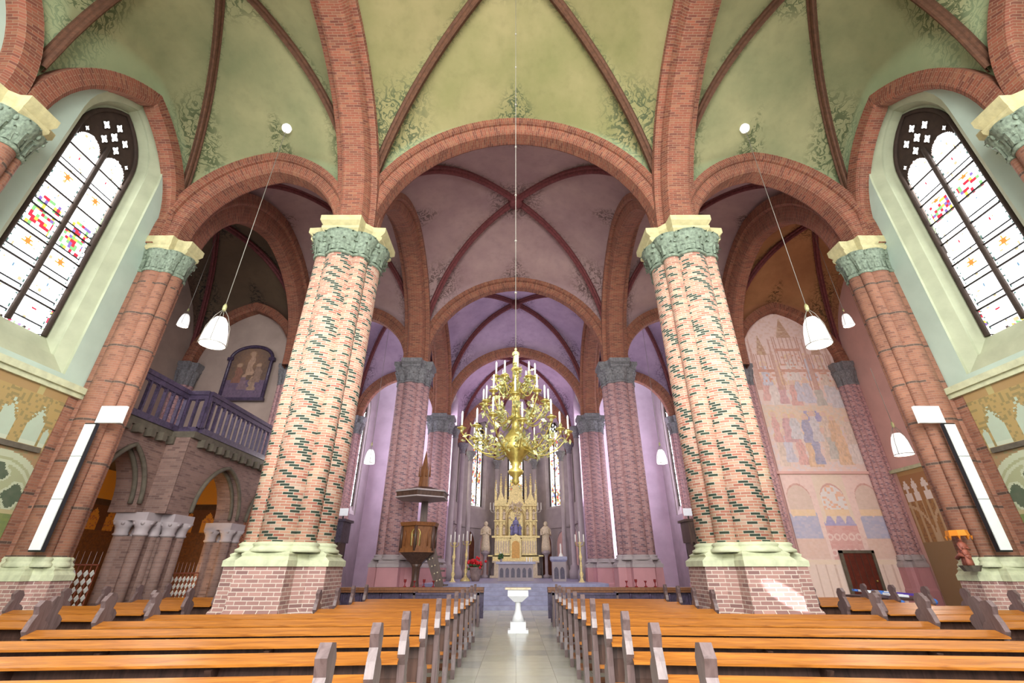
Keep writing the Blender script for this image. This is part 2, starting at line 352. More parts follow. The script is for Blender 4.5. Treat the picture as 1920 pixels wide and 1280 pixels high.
# ------------------------------------------------------------------ pillars
def ngon(n,r,rot=0,sx=1,sy=1): return [(r*sx*cos(rot+2*PI*k/n),r*sy*sin(rot+2*PI*k/n)) for k in range(n)]
def cross(r,c):    # octagon-like plan: square r with cut corners c, stepped
    return [(r,-c),(r,c),(c+.18,c+.02),(c+.02,c+.18),(c,r),(-c,r),(-c-.02,c+.18),(-c-.18,c+.02),(-r,c),(-r,-c),(-c-.18,-c-.02),(-c-.02,-c-.18),(-c,-r),(c,-r),(c+.02,-c-.18),(c+.18,-c-.02)]
def scl(p,k): return [(x*k,y*k) for x,y in p]
def make_pillar(kind,label,loc,shaft='brick_shaft',shaft2='brick_shaft_spiral',cap='stone_capital',aba='stone_abacus',plinth='brick_plinth',base='stone_base'):
    t_=thing('brick_pillar',label,'pillar',loc,group=None)
    P=cross(.98,.46)
    g=G(); g.frust(scl(P,1.08),0,scl(P,1.08),.74); g.frust(scl(P,1.08),.74,scl(P,1.02),.82); g.frust(scl(P,1.02),.82,P,1.5); g.obj('plinth',plinth,t_)
    g=G(); g.frust(scl(P,1.04),1.5,scl(P,1.04),1.6); g.frust(scl(P,1.04),1.6,scl(P,.94),1.67); g.frust(scl(P,.94),1.67,scl(P,.96),1.71); g.frust(scl(P,.96),1.71,scl(P,.86),1.76)
    main=[(.46,0,.40),(0,.46,.40),(-.46,0,.40),(0,-.46,.40)]; sub=[(.47*c1,.47*c2,.215) for c1 in (1,-1) for c2 in (1,-1)]
    for x,y,r in main+sub: g.lathe([(r+.12,1.74),(r+.12,1.79),(r+.06,1.82),(r+.05,1.85),(r+.08,1.88),(r+.02,1.92)],20,(x,y))
    g.obj('base_moulding',base,t_)
    for x,y,r in main: g=G(); g.lathe([(r,1.88),(r,8.75)],24,(x,y)); g.obj('shaft',shaft,t_)
    for x,y,r in sub: g=G(); g.lathe([(r,1.88),(r,8.75)],16,(x,y)); g.obj('shaft',shaft2,t_)
    g=G()
    for x,y,r in main+sub:
        g.lathe([(r+.03,8.70),(r+.06,8.74),(r+.03,8.78),(r,8.82),(r+.03,9.0),(r+.14,9.22),(r+.2,9.36)],16,(x,y))
        nl=10 if r>.3 else 7
        for tier,(z0,z1,o) in enumerate(((8.8,9.1,.13),(8.98,9.33,.2))):
            for k in range(nl):
                an=2*PI*(k+.5*tier)/nl; hw=.10 if r>.3 else .07; pts=[]
                for s_ in range(5):
                    u_=s_/4; rad=r+.02+o*u_**2.2; z=z0+(z1-z0)*math.sin(u_*PI*.62)/math.sin(PI*.62)*(1 if u_<.8 else .96)
                    w_=hw*(1-.75*u_**2)*(1 if s_%2==0 else .8); pts.append((rad,z,w_))
                ca,sa=cos(an),sin(an); L_=[];Rr=[];C_=[]
                for rad,z,w_ in pts:
                    L_.append(g.av((x+rad*ca-w_*sa,y+rad*sa+w_*ca,z))); Rr.append(g.av((x+rad*ca+w_*sa,y+rad*sa-w_*ca,z))); C_.append(g.av((x+(rad+.03)*ca,y+(rad+.03)*sa,z+.01)))
                for q in range(4):
                    g.face([L_[q],C_[q],C_[q+1],L_[q+1]]); g.face([C_[q],Rr[q],Rr[q+1],C_[q+1]])
        for k in range(4):
            an=PI/4+k*PI/2; g.ball((x+(r+.16)*cos(an),y+(r+.16)*sin(an),9.27),.07 if r>.3 else .05,6)
    g.obj('capital',cap,t_)
    g=G(); Q=cross(.98,.5); g.frust(scl(Q,.86),9.33,scl(Q,.98),9.42); g.frust(scl(Q,.98),9.42,scl(Q,.98),9.5); g.frust(scl(Q,.9),9.5,scl(Q,1.06),9.62); g.frust(scl(Q,1.06),9.62,scl(Q,1.06),9.78)
    g.obj('abacus',aba,t_); return t_
pil=make_pillar('near','tall patterned brick pillar on the left of the nave, nearest the camera',(-XN,YP[1],0))
dup(pil,loc=(XN,YP[1],0),label='tall patterned brick pillar on the right of the nave, nearest the camera',skip=())
pier=make_pillar('wall','brown brick wall pier at the left aisle wall under a white panel and strip',(-XW+.15,YP[1],0),'brick_pier','brick_pier')
dup(pier,loc=(XW-.15,YP[1],0),label='brown brick wall pier at the right aisle wall under a white panel and strip')
dup(pier,loc=(-XW+.05,(YP[0]+YP[1])/2,0),label='wall pier whose capital shows at the top left corner, left of the tall window')
dup(pier,loc=(XW-.05,(YP[0]+YP[1])/2,0),label='wall pier whose capital shows at the top right corner, right of the tall window')
for o_ in [x for x in D.objects if x.name.startswith('brick_pillar')][2:4]: o_.scale=(.68,.5,1); o_.location.x*=.98; o_.location.z=-.25
for o_ in [x for x in D.objects if x.name.startswith('brick_pillar')][4:6]: o_.scale=(.7,.55,1); o_.location.z=-.4; o_.location.x*=.985
far=make_pillar('far','pink brick pillar behind the pulpit on the left of the nave',(-XN,YP[2],0),'brick_far','brick_far','stone_capital_far','stone_capital_far','plinth_pink','stone_grey')
dup(far,loc=(XN,YP[2],0),label='pink brick pillar on the right of the nave with a plain reddish plinth')
dup(far,loc=(-XN,YP[3],0),label='far left pillar at the entrance of the choir')
dup(far,loc=(XN,YP[3],0),label='far right pillar at the entrance of the choir')
for o_ in [x for x in D.objects if x.name.startswith('brick_pillar')][6:10]: o_.scale=(.84,.88,1)
for sx,sd in ((-1,'left'),(1,'right')):
    o1=dup(far,loc=(sx*(XW+.25),YP[2]-.05,0),label='slim brick pier where the %s aisle meets the %s'%(sd,'gallery wall' if sx<0 else 'painted mural'))
    o2=dup(far,loc=(sx*(XT-.3),YP[2]-.1,0),label='brick corner pier at the outer end of the %s'%('wall with the framed painting' if sx<0 else 'painted mural wall'))
    o3=dup(far,loc=(sx*(XW-.1),YP[3],0),label='far brick wall pier in the %s aisle beyond the hanging lamp'%sd)
    o1.scale=(.5,.45,1); o2.scale=(.5,.45,1); o3.scale=(.6,.5,1)

# ------------------------------------------------------------------ walls with windows
def outline(c,hw,z0,zs,rise,n=8):
    pts=[(c-hw,z0)]+[(c+s,zs+z) for s,z in arc_pts(hw,rise,n)]+[(c+hw,z0)]; return pts
def wall(name,T,s0,s1,z0,z1,wins,mat,lower=None):
    """T(s,z,d)->xyz ; wins: dict list c,hw,z0,zs,rise"""
    g=G(); cuts=sorted(wins,key=lambda w:w['c']); s=s0
    def q(a,b,za,zb,zc=None,zd=None):
        zc=zb if zc is None else zc; zd=za if zd is None else zd
        g.poly([T(a,za,0),T(b,zd,0),T(b,zc,0),T(a,zb,0)],[(a,za),(b,zd),(b,zc),(a,zb)])
    for w in cuts:
        q(s,w['c']-w['hw'],z0,z1); q(w['c']-w['hw'],w['c']+w['hw'],z0,w['z0'])
        pts=arc_pts(w['hw'],w['rise'],8)
        for (a,za),(b,zb) in zip(pts,pts[1:]):
            g.poly([T(w['c']+a,w['zs']+za,0),T(w['c']+b,w['zs']+zb,0),T(w['c']+b,z1,0),T(w['c']+a,z1,0)],[(w['c']+a,w['zs']+za),(w['c']+b,w['zs']+zb),(w['c']+b,z1),(w['c']+a,z1)])
        s=w['c']+w['hw']
    q(s,s1,z0,z1); return g.obj(name,mat,kind=ST)
def paint(g_T,s0,s1,z0,z1,ns,nz,func,mat,name,parent=None,clip=None,**k):
    me=D.meshes.new(name); vs=[];fs=[];cols=[]
    for j in range(nz+1):
        for i in range(ns+1): vs.append(tuple(g_T(s0+(s1-s0)*i/ns,z0+(z1-z0)*j/nz)))
    for j in range(nz):
        for i in range(ns):
            s=s0+(s1-s0)*(i+.5)/ns; z=z0+(z1-z0)*(j+.5)/nz
            if clip and not clip(s,z): continue
            a=j*(ns+1)+i; fs.append((a,a+1,a+ns+2,a+ns+1)); cols.append(func(s,z))
    me.from_pydata(vs,[],fs); at=me.color_attributes.new('Col','BYTE_COLOR','CORNER'); i=0; buf=[]
    for c in cols: buf+= (list(c)+[1.0])*4
    at.data.foreach_set('color',buf); me.uv_layers.new(name='UVMap')
    me.materials.append(MATS[mat]); o=D.objects.new(name,me); COL.objects.link(o)
    if parent is not None: o.parent=parent
    return tag(o,**k) if k else o
def hsh(*a):
    x=sin(sum(v*w for v,w in zip(a,(12.9898,78.233,37.719,4.581))))*43758.5453; return x-math.floor(x)
def glasscol(seed,lo,hi,band,tint=(1,1,1),fig=.5):
    W=hi-lo
    def f(s,z):
        u=(s-lo)/W; row=math.floor(z/.62); v=z/.62-row; x=u-.5; y=v-.5
        lead=.0
        if v<.05: return (.05,.05,.05)
        if u<.1 or u>.9:
            return (.12,.22,.2) if (math.floor(z/.05)%3==0 and hsh(row,seed)>.1 and (u<.07 or u>.93)) else tint
        if band[0]<z<band[1]:
            h=hsh(math.floor(s/.07),math.floor(z/.08),seed)
            if h<.24: return (.75,.05,.08)
            if h<.34: return (.95,.7,.12)
            if h<.46: return (.3,.65,.25)
            if h<.54: return (.3,.2,.55)
            return tint
        d=math.hypot(x*W/.62,y)
        m=row%3
        if m==0 and d<.1: return (.85,.3,.06)
        if m==0 and d<.2 and abs(math.sin(3*math.atan2(y,x)))>.9: return (.85,.45,.1)
        if m==1 and d<.06: return (.8,.05,.08)
        if m==2 and d<.04: return (.2,.35,.5)
        if hsh(math.floor(s/.05),math.floor(z/.05),seed+3)<.02: return (.7,.6,.35)
        return tint
    return gcol(f,tint)
def figcol(seed,tint=(1,1,1),amt=.5):
    def f(s,z):
        if math.fmod(z+100,.8)<.04: return (.08,.07,.06)
        a=hsh(math.floor(s/.09),math.floor(z/.13),seed); b=.5+.5*sin(z*2.1+seed)*sin(z*.9+1)
        if a<amt*b:
            k=int(hsh(math.floor(s/.09)+9,math.floor(z/.13),seed)*5); return [(.75,.06,.08),(.85,.55,.12),(.2,.25,.55),(.3,.35,.2),(.55,.25,.15)][k]
        return tint
    return gcol(f,tint,.26)
def gcol(f,tint,k=.2):
    def g_(s,z):
        c=f(s,z); return c if c is tint else tuple(v*k for v in c)
    return g_
def window(T,c,hw_o,z0_o,zs_o,r_o,hw,z0,zs,rise,dep,glass,gf,lights=2,head=True,revmat='reveal',barsz=None,frame='tracery',mull=.09,sash=None):
    """T(s,z,d): d into the wall. Outer outline at the wall face -> inner outline at glass"""
    NWIN[0]+=1; root=thing('window_%d'%NWIN[0],None,None,kind=ST)
    A=outline(c,hw_o,z0_o,zs_o,r_o); B=outline(c,(hw+hw_o)/2,(z0+z0_o)/2+.0,(zs+zs_o)/2,(rise+r_o)/2); C=outline(c,hw+.1,z0-.02,zs+.05,rise+.1); Dn=outline(c,hw,z0,zs,rise)
    g=G(); rings=[]
    for pts,d in ((A,0),(A,.06),(B,dep*.45),(B,dep*.55),(C,dep*.93),(C,dep*.97),(Dn,dep)): rings.append([g.av(T(s,z,d)) for s,z in pts])
    for r0,r1 in zip(rings,rings[1:]):
        n=len(r0)
        for k in range(n): g.face([r0[k],r0[(k+1)%n],r1[(k+1)%n],r1[k]])
    g.obj('reveal',revmat,root)
    lw=(2*hw-mull*(lights-1)-.12)/lights; 
    for q in range(lights):
        lo=c-hw+.06+q*(lw+mull); hi=lo+lw; m=(lo+hi)/2; zt=zs-(.35 if head else 0)
        if not head: clip=lambda s,z:z<zs+pf(s-c,hw,rise)-.05
        else: clip=lambda s,z,m=m,zt=zt,lw=lw: z<zt or (z-zt)<pf(s-m,lw/2,lw*.62)
        ns=max(8,int(lw/.035)); ztop=(zt+lw*.7) if head else zs+rise; nz=int((ztop-z0)/.04)
        paint(lambda s,z:T(s,z,dep-.015),lo,hi,z0+.04,ztop,ns,nz,gf(q,lo,hi),glass,'pane',root,clip)
    g=G(); # stone plate in the head, frame, mullion, bars
    tilt=dep-.045
    F=outline(c,hw+.02,z0,zs,rise+.02); 
    g2=G(); g2.tube([T(s,z,dep-.05) for s,z in F],.055,6); 
    for q in range(1,lights):
        x=c-hw+.06+q*(lw+mull)-mull/2; g2.tube([T(x,z0,dep-.06),T(x,zs+(.1 if head else rise*.8),dep-.06)],mull*.62,6)
    g2.obj('frame',frame,root)
    if head:
        zt=zs-.35; g=G(); nst=48; s0=c-hw; 
        def low(s):
            for q in range(lights):
                lo=c-hw+.06+q*(lw+mull); m=lo+lw/2
                if lo<s<lo+lw: return zt+pf(s-m,lw/2,lw*.62)
            return zt-.05
        for k in range(nst):
            a_=s0+2*hw*k/nst; b_=s0+2*hw*(k+1)/nst; m_=(a_+b_)/2
            pa,pb=zs+pf(a_-c,hw,rise),zs+pf(b_-c,hw,rise)
            g.poly([T(a_,low(m_),dep-.03),T(b_,low(m_),dep-.03),T(b_,pb,dep-.03),T(a_,pa,dep-.03)])
        g.obj('tracery_head',frame,root)
        g=G(); rings_=G(); cz=zs+rise*.38
        spots=[(0,0,.10)]+[(.31*cos(PI/2+k*2*PI/5),.31*sin(PI/2+k*2*PI/5)*1.1,.09) for k in range(5)]+[(-hw*.78,-.42,.055),(hw*.78,-.42,.055)]
        for dx,dz,r in spots:
            pts=[T(c+dx+r*(1+.25*cos(4*t_))*cos(t_),cz+dz+r*(1+.25*cos(4*t_))*sin(t_)*1.35,dep-.045) for t_ in [2*PI*k/16 for k in range(16)]]
            g.poly(pts); rings_.tube(pts,.018,5,closed=True)
        g.obj('tracery_light','white_glass',root); rings_.obj('tracery_ring',frame,root)
    if barsz:
        g=G(); z=z0+barsz
        while z<zs-.2: g.tube([T(c-hw+.03,z,dep-.045),T(c+hw-.03,z,dep-.045)],.026,5); z+=barsz
        g.obj('saddle_bar','iron',root)
    return root
def Tside(sx,X): return lambda s,z,d:(sx*(X+d),s,z)
def Tfront(Y,sg=1): return lambda s,z,d:(s,Y+sg*d,z)
ym=(YP[0]+YP[1])/2; WY=[(YP[0]+ym)/2-.2,7.93]
for sx,nm in ((-1,'left'),(1,'right')):
    T=Tside(sx,XW); wl=[dict(c=y,hw=1.2,z0=5.3,zs=11.0,rise=1.75) for y in WY]
    wall('wall_'+nm,T,-1.5,YP[1]+.6,5.1,14.6,wl,'plaster_side')
    for q,y in enumerate(WY):
        red=(8.05,8.9) if sx<0 else (9.1,9.6)
        window(T,y,1.2,5.3,11.0,1.75,.78,6.05,10.95,1.35,.5,'stained_glass',lambda k,lo,hi:glasscol(k+sx*3,lo,hi,red),barsz=.62)
    wall('wall_'+nm,Tside(sx,XW-.02),-1.5,YP[1]+.6,0,5.1,[],'brick_pier')
    g=G(); a,b=sorted((sx*(XW-.16),sx*(XW+.02))); g.box(a,b,-1.5,YP[1]+.3,5.0,5.14); a,b=sorted((sx*(XW-.10),sx*(XW+.02))); g.box(a,b,-1.5,YP[1]+.3,4.9,5.0); trim(g,'stone_base')
    # aisle wall beyond the transept with tall windows
    T=Tside(sx,XW); w2=[dict(c=y,hw=.95,z0=4.4,zs=11,rise=1.4) for y in (20.9,24.6,28.6)]
    wall('wall_'+nm,T,YP[2]-.3,31.2,0,14.6,w2,'aisle_wall')
    for y in (20.9,24.6,28.6): window(T,y,.95,4.4,11,1.4,.62,4.9,10.9,1.0,.22,'glass_lilac',lambda k,lo,hi:glasscol(k+5,lo,hi,(7,7.6),(.86,.88,1.0)),barsz=.62,revmat='stone_grey')
    # end wall of the aisle
    T=Tfront(31.0); wall('wall_'+nm,T,*sorted((sx*4.2,sx*XW)),0,14.6,[dict(c=sx*8.1,hw=.7,z0=4.4,zs=10.5,rise=1.1)],'plaster_lilac')
    window(T,sx*8.1,.7,4.4,10.5,1.1,.45,4.8,10.4,.75,.4,'glass_lilac',lambda k,lo,hi:glasscol(k+9,lo,hi,(7,7.6),(.85,.85,1.0)),barsz=.62,revmat='stone_grey',lights=1,head=False)
    # transept: end wall, far wall, near wall (with an added unseen window to light the painted wall)
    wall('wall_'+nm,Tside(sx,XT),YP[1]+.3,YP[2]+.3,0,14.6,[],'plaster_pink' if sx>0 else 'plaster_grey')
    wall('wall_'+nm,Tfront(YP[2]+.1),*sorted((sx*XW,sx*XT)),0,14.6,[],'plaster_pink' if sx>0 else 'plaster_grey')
    T=Tfront(YP[1]+.45,-1); wall('wall_'+nm,T,*sorted((sx*XW,sx*XT)),0,14.6,[dict(c=sx*12.8,hw=1.1,z0=4.0,zs=9.5,rise=1.6)],'plaster_grey')
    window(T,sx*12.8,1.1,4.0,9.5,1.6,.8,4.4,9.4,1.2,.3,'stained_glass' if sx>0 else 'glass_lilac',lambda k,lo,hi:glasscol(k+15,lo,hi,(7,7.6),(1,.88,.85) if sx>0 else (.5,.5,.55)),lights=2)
# choir
CX=4.35
for sx,nm in ((-1,'left'),(1,'right')):
    T=Tside(sx,CX); wall('wall_'+nm,T,YP[3]+.6,33.4,0,15,[dict(c=30.2,hw=1.3,z0=5.0,zs=11.2,rise=1.9)],'plaster_lilac')
    window(T,30.2,1.3,5.0,11.2,1.9,1.0,5.4,11.1,1.5,.4,'glass_lilac',lambda k,lo,hi:figcol(k+2,(.98,.86,1.0),.2),lights=2,revmat='stone_grey')  # side windows added out of view to brighten the choir
AP=[(-CX,33.4),(-4.15,36.2),(-1.85,39.3),(1.85,39.3),(4.15,36.2),(CX,33.4)]
for i in range(5):
    p,q=Vector(AP[i]),Vector(AP[i+1]); L=(q-p).length; d=(q-p)/L; nrm=Vector((-d.y,d.x))*(1)
    if nrm.dot(p-Vector((0,34)))<0: nrm=-nrm
    T=lambda s,z,dd,p=p,d=d,nrm=nrm:(p.x+d.x*s+nrm.x*dd,p.y+d.y*s+nrm.y*dd,z)
    wl=[dict(c=L/2,hw=.85,z0=5.7,zs=12,rise=1.2)] 
    wall('wall_back',T,0,L,0,13.4,wl,'stone_grey' if i!=2 else 'stone_grey')
    window(T,L/2,.85,5.7,12,1.2,.6,5.95,11.9,.9,.35,'stained_glass_far',lambda k,lo,hi:figcol(k+i*2,(1,.95,.8),.95),lights=2,revmat='stone_grey')
    # blind niches under the string course
    g=G(); g.M=None
    a=[T(0,4.25,-.12),T(L,4.25,-.12),T(L,4.42,-.12),T(0,4.42,-.12)]; g.extr(a,Vector(T(0,4.25,.02))-Vector(T(0,4.25,-.12))); trim(g,'stone_grey')
    for c in (L*.27,L*.73):
        g=G(); O=outline(c,.62,1.0,3.1,.95); g.poly([T(s,z,-.01) for s,z in O]); g.obj('trim_%d'%(100+i*2+int(c>L/2)),'brown_panel' if c<L/2 else 'plaster_pink',kind=ST)
        g=G(); g.tube([T(s,z,-.03) for s,z in O],.07,6); trim(g,'stone_grey')
# shafts on choir corners
for i,(x,y) in enumerate([(-CX+.42,YP[3]+2.0),(CX-.42,YP[3]+2.0),(-CX+.45,33.0),(CX-.45,33.0)]+[(p[0]*.86,p[1]-.55) for p in AP[1:5]]):
    c=thing('slender_shaft','slender grey shaft in the %s, %s'%('choir' if i<4 else 'apse',['left choir wall nearer','right choir wall nearer','left choir wall farther','right choir wall farther','leftmost, beside the left window','left of the centre window','right of the centre window','rightmost, beside the right window'][i]),'column',(x,y,0))
    g=G(); r=.17; g.lathe([(r+.2,.8),(r+.2,1.3),(r+.1,1.5),(r+.12,1.6),(r,1.7),(r,9.0)],12); g.obj('shaft','stone_grey',c)
    g=G(); g.lathe([(r+.02,9.0),(r+.05,9.06),(r,9.1),(r+.05,9.3),(r+.2,9.55),(r+.22,9.6),(r+.22,9.75)],12); g.obj('capital','stone_capital_far',c)
# choir vault + apse vault
vault('ceiling',0,CX,(YP[3]+33.4)/2,(33.4-YP[3])/2,R_N-.4,4.1,5.6,'vault_lilac','rib_far',rrad=.1,n=12)
arch((-CX,33.4),(CX,33.4),ZS,R_N-.5,w=.7,depth=.5)
g=G(); boss=Vector((0,34.8,ZS+5.4)); K=8
for i in range(5):
    p,q=Vector(AP[i]+(0,)),Vector(AP[i+1]+(0,)); rows=[]
    for j in range(K+1):
        t_=j/K; row=[]
        for k in range(9):
            w_=k/8; b_=p.lerp(q,w_); ar=pf((w_-.5)*2,1,1.1)/1.1*3.5*(1-t_)
            z=ZS+max(5.4*math.sqrt(max(0,1-(1-t_)**2.2)),0)
            z=max(z,ZS+ar+(5.4-3.5)*0) if t_<1 else z
            x=b_.lerp(boss,t_); row.append(g.av((x.x,x.y,z)))
        rows.append(row)
    for j in range(K):
        for k in range(8): g.face([rows[j][k],rows[j][k+1],rows[j+1][k+1],rows[j+1][k]],[(.5,.1)]*4,True)
g.obj('ceiling','vault_lilac',kind=ST)
for i in range(1,5):
    g=G(); p=Vector(AP[i]+(0,)); path=[]
    for j in range(13):
        t_=j/12; x=p.lerp(boss,t_); path.append((x.x,x.y,ZS+5.4*math.sqrt(max(0,1-(1-t_)**2.2))-.08))
    g.tube(path,.12,6); trim(g,'rib_far')

# ------------------------------------------------------------------ floor and steps
g=G(); g.poly([(-XT,-6,0),(XT,-6,0),(XT,40,0),(-XT,40,0)]); g.obj('floor','floor_flags',kind=ST)
for k in range(6):
    g=G(); y=20.3+k*.62; g.box(-XN+.3 if k>2 else -3.4,XN-.3 if k>2 else 3.4,y,39.4,k*.14,(k+1)*.14-.0); trim(g,'step_stone')
# the plan behind the camera stays open
# ------------------------------------------------------------------ painted wall arcades below the side windows
def niche_wall(s,z):
    br=(.30,.19,.08); gr=(.16,.20,.07); pale=(.42,.52,.40); tr=(.33,.36,.20)
    P=1.15; u=math.fmod(s+20,P)/P; n=hsh(math.floor(s/.05),math.floor(z/.05)); 
    if z>4.72: return (.34,.22,.08) if u>.1 else (.4,.35,.14)
    if z>3.72:
        # light lancets with crocketed heads
        for c,w in ((.24,.15),(.72,.15),(.48,.06)):
            h=4.42 if w>.1 else 4.12
            if abs(u-c)<w and z<h-abs(u-c)*2.0+.12*(n>.5)*(z>4.1): return pale if not (z<3.8) else (.5,.58,.44)
        return (.38,.27,.09) if n>.3 else (.25,.2,.07)
    if z>3.62: return (.42,.33,.16)
    if z>2.5:
        B=2.3; v=math.fmod(s+20,B)/B*2-1; r=math.hypot(v*1.15,(z-2.5)/1.0)
        if abs(r-.98)<.06 or abs(r-.84)<.03: return (.45,.5,.34)
        if r>1.0: return (.32,.2,.09) if n>.25 else (.26,.22,.1)
        for cx,cz,rr in ((-.42,2.75,.27),(.42,2.75,.27),(0,3.1,.27)):
            d=math.hypot((v-cx)*1.15,z-cz); a=math.atan2(z-cz,v-cx); k=rr*(.75+.25*abs(cos(2*a)))
            if d<k-.05: return (.05,.09,.05)
            if d<k: return (.45,.5,.34)
        return tr
    if z>2.42: return (.42,.36,.18)
    B=2.3; v=math.fmod(s+20,B)/B
    if v<.03 or v>.97: return (.42,.42,.26)
    return (.13+.04*n,.19+.03*n,.055)
for sx,nm in ((-1,'left'),(1,'right')):
    paint(lambda s,z:(sx*(XW-.035),s,z),4.4,9.4,.4,4.9,190,176,niche_wall,'painted','wall_painting',label='painted blind arcade with pale lancets on the %s aisle wall below the tall window'%nm,cat='mural')
    # real relief ribs framing the painted niches
    g=G()
    
    a,b=sorted((sx*(XW-.1),sx*(XW-.02))); g.box(a,b,4.2,9.3,3.6,3.7); trim(g,'stone_dark')

# ------------------------------------------------------------------ big mural on the right transept wall
def fig(s,z,cx,z0,h,col,head=(.75,.5,.4),w=.22):
    t_=(z-z0)/h
    if 0<t_<.82 and abs(s-cx)<w*(1-.45*t_)+.03*sin(t_*14): 
        k=.75+.35*hsh(math.floor(s/.06),math.floor(z/.12)); return tuple(min(1,c*k) for c in col)
    if math.hypot(s-cx,z-(z0+.9*h))<.075*h/1.0+.03: return head
    if abs(math.hypot(s-cx,z-(z0+.9*h))-.12*h)<.02: return (.8,.6,.25)
    return None
MF=[]
rr=random.Random(4)
pal=[(.55,.6,.75),(.72,.35,.32),(.75,.62,.5),(.62,.66,.72),(.78,.5,.25),(.22,.3,.55),(.8,.74,.7),(.6,.3,.35),(.45,.5,.45)]
for r_,(z0,h,nn) in enumerate(((5.35,1.5,9),(6.3,1.3,8),(7.9,1.3,9),(8.9,1.3,5))):
    for k in range(nn): MF.append((11.1+3.4*(k+.5)/nn+rr.uniform(-.12,.12),z0+rr.uniform(-.15,.2),h*rr.uniform(.85,1.1),rr.choice(pal),rr.uniform(.18,.32)))
def mural(s,z):
    base=(.86,.62,.56); n=hsh(math.floor(s/.09),math.floor(z/.09)); u=s-12.75
    if z>5.05:
        # gothic canopies in the upper half
        if z>8.6:
            for c,w,zb,zt in ((0,.62,9.3,12.3),(-1.25,.42,9.0,11.4),(1.3,.42,9.0,11.4)):
                d=abs(u-c)
                if d<w*.6*(1-max(0,(z-zt+1.1))/1.1) and z>zt-1.05 and z<zt: return (.42,.2,.06) if n>.15 else (.6,.4,.2)
                if w-.05<d<w and z<zt-1: return (.5,.22,.14)
                if d<w and abs(math.fmod(z*1.,1.05)-.1)<.07 and z<zt-.9: return (.55,.2,.1)
                if d<w and z<zt-1 and z>zb+.5 and abs(math.sin((u-c)*16))>.9: return (.5,.25,.18)
                if zt-1.6>z>zb and d<w*.9 and n<.2: return (.65,.25,.12)
            for c in (-1.75,-.8,.8,1.8):
                if abs(u-c)<.035*(12-z) and z<11.2: return (.55,.28,.2)
        for cx,z0,h,col,w in MF[::-1]:
            c=fig(s,z,cx,z0,h,col,w=w)
            if c: return c
        if 6.9<z<7.9: 
            if abs(u+.1-.25)<.28 and abs(z-7.4)<.22 or abs(u-.45)<.22 and abs(z-7.35)<.2: return (.2,.25,.6)
            return (.78,.6,.42) if n>.4 else (.7,.62,.5)
        if z>8.6: return (.85,.66,.62) if n>.3 else (.78,.55,.45)
        return (.8,.62,.55) if n>.35 else (.72,.66,.68)
    if z>4.9: return (.9,.8,.7)
    if z>1.75:
        for c in (-1.35,0,1.4):
            d=abs(u-c); top=4.0+pf(min(d,.48),.48,.55)
            if d<.48 and z>3.3:
                if z<top-.06: 
                    if z<3.55: return (.85,.6,.3)
                    return ((.8,.4,.2) if n<.35 else (.75,.75,.75)) if c==0 else (.66,.5,.4)
                if z<top+.02: return (.55,.22,.16)
        for c in (-1.35,1.4):
            if abs(u-c)<.55 and z<3.25+.25*abs(sin(s*6)) and z>2.5: return (.3,.38,.62)
            if abs(u-c)<.6 and 1.8<z<=2.55:
                for cx,k in ((c-.3,0),(c+.05,1),(c+.35,2)):
                    q=fig(s,z,cx,1.8,.95,[(.85,.75,.7),(.7,.25,.18),(.5,.35,.2)][k],w=.16)
                    if q: return q
                return (.75,.5,.4)
        if abs(u)<.62:
            if z>2.95: return (.22,.25,.6) if z<3.0+.35*abs(sin(s*8)) else (.8,.66,.5)
            cx=round((u)/.28)*.28; 
            for zz in (2.55,2.0):
                if abs(math.hypot(u-cx,z-zz)-.1)<.03: return (.85,.6,.55)
            return (.66,.26,.24)
        return base if n>.2 else (.8,.55,.5)
    if z>1.6: return (.85,.68,.5)
    return (.85,.68,.58) if abs(math.fmod(s*1.,.36)-.18)>.03 or z<.35 else (.6,.42,.32)
def mural2(s,z):
    c=mural(s,z); b=(.92,.73,.69); k=.26+.2*hsh(math.floor(s/.11),math.floor(z/.07),3); return tuple(v*(1-k)+w*k for v,w in zip(c,b))
paint(lambda s,z:(s,YP[2]+.02-.0,z),10.85,14.75,.05,12.55,150,460,mural2,'painted','wall_painting',clip=lambda s,z:z<ZS+pf(s-12.65,2.2,3.0)-.05,label='tall faded mural of canopied saints and figures on the right transept wall',cat='mural')
g=G(); g.box(10.7,14.9,YP[2]-.1,YP[2]+.05,4.92,5.02); trim(g,'plaster_pink')
# door in the mural wall
dr=thing('door_1',None,None,(12.95,YP[2]-.02,0),kind=ST)
g=G(); g.box(-.55,.55,-.06,.0,0,1.98); g.obj('leaf','door_wood',dr); g=G(); g.box(-.65,-.55,-.1,.0,0,2.08); g.box(.55,.65,-.1,0,0,2.08); g.box(-.65,.65,-.1,0,1.98,2.08); g.obj('frame','stone_dark',dr)
g=G(); 
for x in (-.36,-.12,.12,.36): g.box(x-.008,x+.008,-.075,-.055,.05,1.95)
g.obj('batten','wood_dark',dr); g=G(); g.ball((.42,-.1,1.05),.04); g.obj('door_handle','brass',dr)
